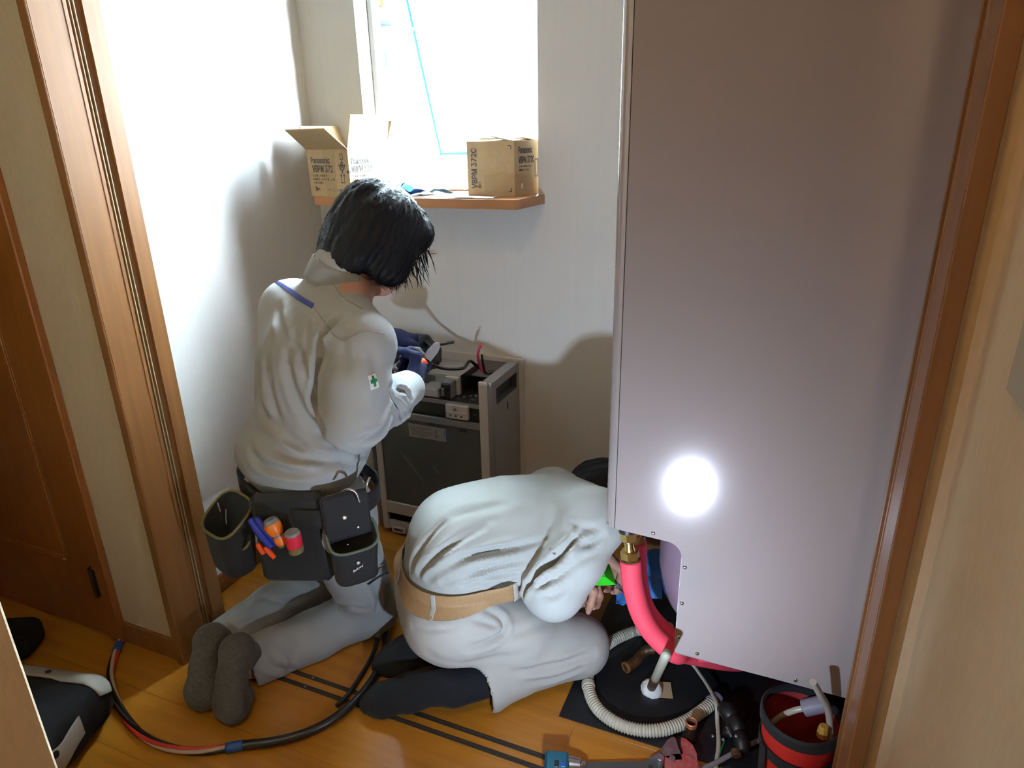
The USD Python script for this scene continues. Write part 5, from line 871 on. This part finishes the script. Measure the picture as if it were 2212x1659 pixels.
a_, b_ = A(*(-0.206, 1.319, 0.006)), A(*(-0.145, 1.100, 0.321)); part(st, "pipe", tube([a_+(b_-a_)*.32, b_], .0098, 16, 10), m_creamdull, smooth=True); part(st, "rusty_foot", tube([a_, a_+(b_-a_)*.34], [.0108, .0110], 16, 10), m_oldcopper, smooth=True)
fm = surf(blend([ell(a_+A(*o)*.8, (.007, .007, .007)) for o in ((0, 0, .004), (.012, .004, .002), (-.010, .006, .006), (.004, -.012, .003), (-.006, -.008, .002), (.016, -.006, 0))]), a_-.035, a_+.04, .003); rumple(fm, .003, (120, 120, 120), seed=2); part(st, "foam", fm, m_sheet, smooth=True, label="white foam filler")
ct = A(*(-0.176, 1.327, 0.004)); R = frame(A(.95, .3, 0), A(-.3, .95, 0)); solo("cardboard_scrap", obox(ct, (.040, .046, .0022), R@trimesh.transformations.rotation_matrix(.12, (1, 0, 0))[:3, :3]).apply_translation((0, 0, .002)), m_card, "small square of cardboard beside the pipe stub", "cardboard")
cp = A(*(-0.093, 1.201, 0.003)); ct_ = thing("copper_pipe", "short upright copper pipe with a bright cut rim", "pipe", cp)
part(ct_, "wall", lathe([(.0105, .002), (.0128, .0), (.0128, .052), (.0105, .052), (.0105, .002)], 28, cp), m_darkpipe); part(ct_, "rim", lathe([(.0095, .046), (.0133, .048), (.0138, .058), (.0118, .0595), (.0100, .058), (.0095, .046)], 28, cp), m_copper); 
# black valves behind the cord
vb = thing("valve_block", "dusty black rubber-covered valves in the dark right of the hose end", "valve", (-0.010, 1.280, 0.000))
for a_, b_, r_ in (((-0.033, 1.298, 0.030), (-0.006, 1.266, 0.030), .020), ((-0.011, 1.271, 0.030), (0.012, 1.232, 0.030), .018), ((0.008, 1.239, 0.028), (0.021, 1.192, 0.028), .017), ((0.012, 1.304, 0.020), (-0.017, 1.231, 0.020), .014)): part(vb, "boot", tube([a_, (A(*a_)+A(*b_))/2+Z*.01, b_], [r_*.8, r_, r_*1.05, r_*.8], 14, 16), m_black, smooth=True)
part(vb, "lever", tube(V3((-0.019, 1.227, 0.050), (-0.006, 1.203, 0.050)), .0028, 8, 8, flat=.5), m_worn, smooth=True); part(vb, "cap", cyl((0.003, 1.192, 0.030), (0.010, 1.178, 0.026), .010, .011, 16, .002), m_oldcopper)
for p_ in ((-0.046, 1.232, 0.006), (-0.023, 1.231, 0.006), (0.003, 1.209, 0.050)): part(vb, "bolt", trimesh.creation.icosphere(2, .0042).apply_translation(p_), m_worn, smooth=True)
solo("grey_hose", tube(V3((-0.071, 1.118, 0.012), (-0.032, 1.157, 0.012), (0.016, 1.212, 0.014), (0.066, 1.264, 0.016), (0.099, 1.292, 0.018)), .0055, 10, 40), m_greyplastic, "thin dark grey hose crossing towards the red bucket", "hose")
solo("green_wire", tube(V3((-0.020, 1.225, 0.010), (-0.025, 1.193, 0.008), (-0.027, 1.162, 0.006), (-0.019, 1.117, 0.006)), .0016, 6, 20), m_green, "thin green wire beside the cream cord", "wire")
# green-ended driver and blue film in the dark
gd = thing("ratchet_driver", "driver with a faceted bright green end and steel shaft under the unit", "screwdriver", (-0.334, 1.320, 0.305))
a_, b_ = A(*(-0.311, 1.245, 0.360)), A(*(-0.259, 1.300, 0.280)); d_ = U(b_-a_); x_, y_, _ = basis(d_)
hull = lambda pts: trimesh.convex.convex_hull(np.array(pts))
part(gd, "end_knob", hull([a_+d_*z_+r_*(math.cos(k_*2*math.pi/3+o)*x_+math.sin(k_*2*math.pi/3+o)*y_) for z_, r_, o in ((-.018, .016, .9), (.004, .034, .9), (.020, .018, .9), (.004, .018, 1.95)) for k_ in range(3)]), m_greenplastic, smooth=False, label="faceted bright green end")
part(gd, "grip", cyl(a_+d_*.014, a_+d_*.034, .010, .0085, 16, .001), m_black); part(gd, "shaft", cyl(a_+d_*.034, a_+d_*.052, .0075, .0065, 16, .001), m_worn); part(gd, "shaft", cyl(a_+d_*.052, b_, .0048, n=14), m_steel)
solo("blue_sheet", cloth_sheet([(-0.335, 1.460, 0.109), (-0.216, 1.470, 0.161), (-0.242, 1.600, 0.228), (-0.360, 1.600, 0.184)], .001, 26, .05, 12, 12), m_blue, "crumpled blue plastic sheet in the dark behind the pink pipe", "plastic sheet")

# red bucket with black rim and strap
bx, by = .119, 1.165
bk_ = thing("tool_bucket", "small red canvas tool bucket with a black rim and strap", "bucket", (bx, by, .003))
b0_ = A(bx, by, .003); part(bk_, "wall", lathe([(0, 0), (.060, 0), (.063, .004), (.0735, .196), (.0715, .196), (.061, .008), (0, .008)], 48, b0_), m_red); part(bk_, "lining", lathe([(.0605, .012), (.0712, .190), (.0706, .190), (.0600, .012), (.0605, .012)], 48, b0_), m_redin, label="dull red inside")
part(bk_, "rim", lathe([(.0738, .176), (.0775, .178), (.0785, .198), (.0745, .203), (.0700, .200), (.0706, .176), (.0738, .176)], 48, b0_), m_blackfab); part(bk_, "strap", lathe([(.0705, .112), (.0735, .112), (.0748, .136), (.0722, .136), (.0705, .112)], 48, b0_), m_blackfab)
for an_ in (3.75, 5.4):
    n_ = A(math.cos(an_), math.sin(an_), 0); part(bk_, "tab", obox(b0_+n_*.0755+Z*.085, (.019, .006, .105), np.column_stack([np.cross(n_, Z), n_, Z])@trimesh.transformations.rotation_matrix(-.06, (1, 0, 0))[:3, :3], .002), m_blackfab)
solo("clear_hose", tube([A(bx+.045, by-.015, .06), A(bx+.058, by-.012, .14), A(*(0.164, 1.155, 0.232)), A(*(0.141, 1.135, 0.289)), A(*(0.124, 1.120, 0.326))], .0068, 12, 40), m_tube, "milky hose standing up out of the red bucket", "hose")
fl_ = thing("inline_filter", "blue-grey plastic cylinder with a milky tube inside the red bucket", "filter", (bx, by, .15))
a_, b_ = A(*(0.120, 1.165, 0.217)), A(*(0.159, 1.170, 0.241)); part(fl_, "cylinder", cyl(a_, b_, .0165, .0165, 28, .0015), m_cylgrey); part(fl_, "tube", tube([a_, A(*(0.104, 1.165, 0.205)), A(*(0.085, 1.170, 0.180)), A(*(0.070, 1.175, 0.151))], .0062, 12, 24), m_tube, smooth=True)
solo("yellow_stopper", cyl(A(*(0.159, 1.145, 0.192))-Z*.012, A(*(0.159, 1.145, 0.195))+Z*.012, .012, .0095, 8, .002), m_yellow, "ochre plastic stopper at the bottom of the red bucket", "stopper", smooth=20)

# tools at the bottom edge
def flat(pts, z0, th, m_, parent, name, bev=None, label=None):
    return part(parent, name, prism(Polygon([A(*p)[:2] for p in pts]).buffer(0), th, np.eye(3), (0, 0, z0)), m_, label=label)
pcu = thing("pipe_shears", "worn red pipe shears with grey jaws and a dark handle at the bottom edge", "pipe shears", (-0.114, 1.146, 0.000))
P = [(-0.1390, 1.1180), (-0.1460, 1.1330), (-0.1390, 1.1590), (-0.1290, 1.1750), (-0.1220, 1.1740), (-0.1130, 1.1540), (-0.1050, 1.1390), (-0.0990, 1.1240), (-0.1160, 1.1150)]
part(pcu, 'blade', prism(P, .004, np.eye(3), (0, 0, .026)), m_worn, label='grey cutting blade')
P = [(-0.1110, 1.1810), (-0.1000, 1.1820), (-0.0830, 1.1710), (-0.0720, 1.1520), (-0.0660, 1.1250), (-0.0600, 1.1130), (-0.0890, 1.0990), (-0.0990, 1.1240), (-0.1010, 1.1490), (-0.1080, 1.1640)]
part(pcu, 'hook_jaw', prism(P, .010, np.eye(3), (0, 0, .018)), m_redpaint)
P = [(-0.1350, 1.1170), (-0.1120, 1.1340), (-0.0850, 1.1400), (-0.0660, 1.1280), (-0.0580, 1.0970), (-0.0930, 1.0670), (-0.1250, 1.0610)]
part(pcu, 'body', prism(P, .012, np.eye(3), (0, 0, .018)), m_redpaint, label='worn red body')
part(pcu, 'pivot', cyl(A(*(-0.119, 1.115, 0.0))+A(0,0,.030), A(*(-0.119, 1.115, 0.0))+A(0,0,.036), .0065, n=18), m_worn)
part(pcu, 'nut', cyl(A(*(-0.143, 1.109, 0.0))+A(0,0,.014), A(*(-0.143, 1.109, 0.0))+A(0,0,.034), .0095, .0085, 16, .001), m_worn)
P = [(-0.3110, 1.0440), (-0.1680, 1.1050), (-0.1480, 1.1240), (-0.1370, 1.1110), (-0.1360, 1.0920), (-0.1580, 1.0760), (-0.2980, 1.0150)]
part(pcu, 'handle', prism(P, .012, np.eye(3), (0, 0, .004)), m_unitdark, label='long dark flat handle')
P = [(-0.1700, 1.1030), (-0.1590, 1.1190), (-0.1460, 1.1350), (-0.1420, 1.1160)]
part(pcu, 'shoulder', prism(P, .006, np.eye(3), (0, 0, .016)), m_worn)
part(pcu, 'hole', cyl(A(*(-0.16, 1.093, 0.0))+A(0,0,.0155), A(*(-0.16, 1.093, 0.0))+A(0,0,.0165), .0048, n=16), m_seam)
dr = thing("cordless_driver", "black and teal cordless driver with a chrome chuck at the bottom edge", "driver", (-0.349, 1.027, 0.000))
c_ = A(*(-0.338, 0.987, 0.060)); R = frame(A(.93, .30, 0), A(-.30, .93, 0))
part(dr, "body", obox(c_-Z*.030, (.052, .075, .060), R, .010).apply_translation(R@A(0, -.012, 0)), m_black); part(dr, "battery_top", obox(c_+Z*.006, (.050, .052, .016), R, .005), m_teal, label="teal plastic top")
part(dr, "latch", obox(c_+Z*.014+R@A(0, -.010, 0), (.009, .016, .004), R, .001), m_black); part(dr, "clip", obox(c_+Z*.0135+R@A(.014, -.010, 0), (.010, .012, .003), R, .001), m_bluetape)
cc = A(*(-0.305, 1.030, 0.030)); part(dr, "chuck", cyl(cc-R@A(.024, 0, 0), cc+R@A(.008, .0, 0), .016, .012, 20, .003), m_steel); part(dr, "chuck_tip", cyl(cc+R@A(.008, 0, 0), cc+R@A(.018, 0, 0), .009, .006, 16, .001), m_steel)

# ---------------------------------------------------------------- the thick cable on the hall floor, the bag and the black case
mainP = V3((-0.964, 1.309, 0.030), (-0.922, 1.240, 0.013), (-0.880, 1.153, 0.013), (-0.864, 1.069, 0.013), (-0.868, 0.985, 0.016), (-0.899, 0.915, 0.013), (-0.956, 0.854, 0.013), (-1.044, 0.800, 0.013))
tc_ = thing("thick_cable", "thick black cable splitting into red white and black cores on the floor", "cable", (-1.055, 0.808, 0.000))
part(tc_, "sheath", tube(mainP, .0105, 14, 80), m_cable, smooth=True)
core0 = spline([(-1.046, 0.802, .011), (-1.104, 0.766, .011), (-1.167, 0.746, .011), (-1.243, 0.742, .011), (-1.332, 0.760, .011), (-1.427, 0.798, .011), (-1.502, 0.841, .011), (-1.549, 0.884, .011), (-1.586, 0.929, .011), (-1.601, 0.952, .011)], 160)
tg = np.gradient(core0, axis=0); tg /= np.linalg.norm(tg, axis=1)[:, None]; sd = np.cross(tg, Z); s_ = np.cumsum(np.r_[0, np.linalg.norm(np.diff(core0, axis=0), axis=1)])
for k_, m_ in enumerate((m_wirered, m_wirewhite, m_cable, m_cable)):
    a_ = s_*11+k_*np.pi/2; amp = .0052; part(tc_, "core", tube(core0+amp*np.cos(a_)[:, None]*sd+(amp*.8*np.sin(a_)-.001)[:, None]*Z, .0046 if k_ < 3 else .0050, 8, raw=True), m_, smooth=True)
part(tc_, "tape", tube(V3((-1.029, 0.810, 0.013), (-1.044, 0.800, 0.013), (-1.060, 0.789, 0.013)), .0115, 14, 10), m_bluetape, smooth=True, label="blue tape wrap"); part(tc_, "tape", tube(core0[136:150], .0105, 12, raw=True), m_bluetape, smooth=True, label="blue tape wrap")
sc_ = thing("thin_cable", "thinner black cable with a frayed foil end beside the thick cable", "cable", (-0.924, 1.160, 0.000)); part(sc_, "sheath", tube(V3((-0.938, 1.225, 0.020), (-0.919, 1.168, 0.010), (-0.906, 1.105, 0.008), (-0.897, 1.025, 0.009), (-0.901, 0.984, 0.009)), .0060, 10, 40), m_cable, smooth=True)
fo_ = [(-.002, 0), (.003, .010), (-.003, .022), (.002, .034)]; e_ = A(*(-0.936, 1.222, 0.020)); part(sc_, "frayed_end", rumple(tube([e_+A(0, -.012, 0), e_+A(.002, .006, .004), e_+A(-.002, .026, .006)], [.0068, .0082, .0060], 10, 20), .003, (150, 150, 150), seed=4), m_worn, smooth=True)

bg = thing("tool_bag", "black tool bag with a light grey collar and snap at the lower left", "bag", (-1.411, 0.630, 0.000))
o_ = A(-1.105, .605, 0)
def loft(secs, n=36, p_=.7, cap_=True):
    th = np.linspace(0, 2*np.pi, n, endpoint=False); ex = lambda a: np.sign(a)*np.abs(a)**p_
    q = np.stack([c+A(1, 0, 0)*0+w_*ex(np.cos(th))[:, None]*ux+d_*ex(np.sin(th))[:, None]*uy for c, w_, d_, ux, uy in secs], 0); m_n = len(secs); i, j = np.meshgrid(np.arange(m_n-1), np.arange(n), indexing="ij"); j2 = (j+1) % n
    f = np.stack([i*n+j, i*n+j2, (i+1)*n+j2, (i+1)*n+j], -1).reshape(-1, 4); f = np.vstack([f[:, [0, 1, 2]], f[:, [0, 2, 3]]]); v = q.reshape(-1, 3)
    if cap_:
        v = np.vstack([v, q[0].mean(0), q[-1].mean(0)]); jj = np.arange(n); f = np.vstack([f, np.column_stack([np.full(n, len(v)-2), (jj+1) % n, jj]), np.column_stack([np.full(n, len(v)-1), (m_n-1)*n+jj, (m_n-1)*n+(jj+1) % n])])
    return trimesh.Trimesh(v, f, process=False)
def rbox(c, h_, r, R=np.eye(3)):
    c, h_ = A(*c), A(*h_)
    def f(p):
        q = np.abs((p-c)@R)-(h_-r); return np.linalg.norm(np.maximum(q, 0), axis=1)+np.minimum(q.max(1), 0)-r
    return f
bR = frame(A(.97, .24, 0), A(-.24, .97, 0)); bC = A(-1.54, .62, .072)
bf = blend([rbox(bC, (.205, .125, .066), .055, bR), (ell(bC+A(.06, -.03, .03), (.13, .08, .05), bR), .05)]); bf = cut(bf, half(A(0, 0, .002), -Z), .004)
bm = surf(bf, bC-A(.27, .22, .09), bC+A(.27, .22, .12), .006); rumple(bm, .007, (11, 11, 11), seed=17); bm.vertices[:, 2] = np.maximum(bm.vertices[:, 2], .0015)
body_ = part(bg, "body", bm, m_bagblack, smooth=True)
part(bg, "collar", patch(bC+bR@A(-.16, .085, .066), bC+bR@A(.205, .080, .030), .036, bm, .005, .006, 26, 6, side=bR@A(0, -1, .5)), m_bagwhite, smooth=True, label="light grey collar band")
sq, sn2 = drape(np.array([bC+bR@A(.055, .085, .066)]), bm, .0062); part(bg, "snap", cyl(sq[0], sq[0]+sn2[0]*.003, .0062, n=16), m_seam)
part(bg, "side_panel", patch(bC+bR@A(.195, .0, .02), bC+bR@A(.16, -.105, -.01), .050, bm, .002, .003, 14, 8, side=A(.3, .2, 1)), m_bagwhite, smooth=True, label="light grey corner panel")
part(bg, "stripe", patch(bC+bR@A(.035, -.045, .08), bC+bR@A(.045, -.10, .05), .014, bm, .002, .002, 8, 4, side=bR@A(1, 0, 0)), m_bagwhite, smooth=True); part(bg, "stripe", patch(bC+bR@A(.075, -.105, .05), bC+bR@A(.105, -.095, .05), .004, bm, .002, .002, 8, 3, side=bR@A(0, 1, .5)), m_bagwhite, smooth=True)
bx2 = blend([rbox((-1.885, .80, .045), (.11, .055, .043), .03, frame(A(.9, .43, 0), A(-.43, .9, 0)))]); solo("black_case", surf(bx2, A(-1.98, .68, -.01), A(-1.66, .96, .12), .006), m_bagblack, "small black case on the floor behind the black and grey tool bag", "case", smooth=True)
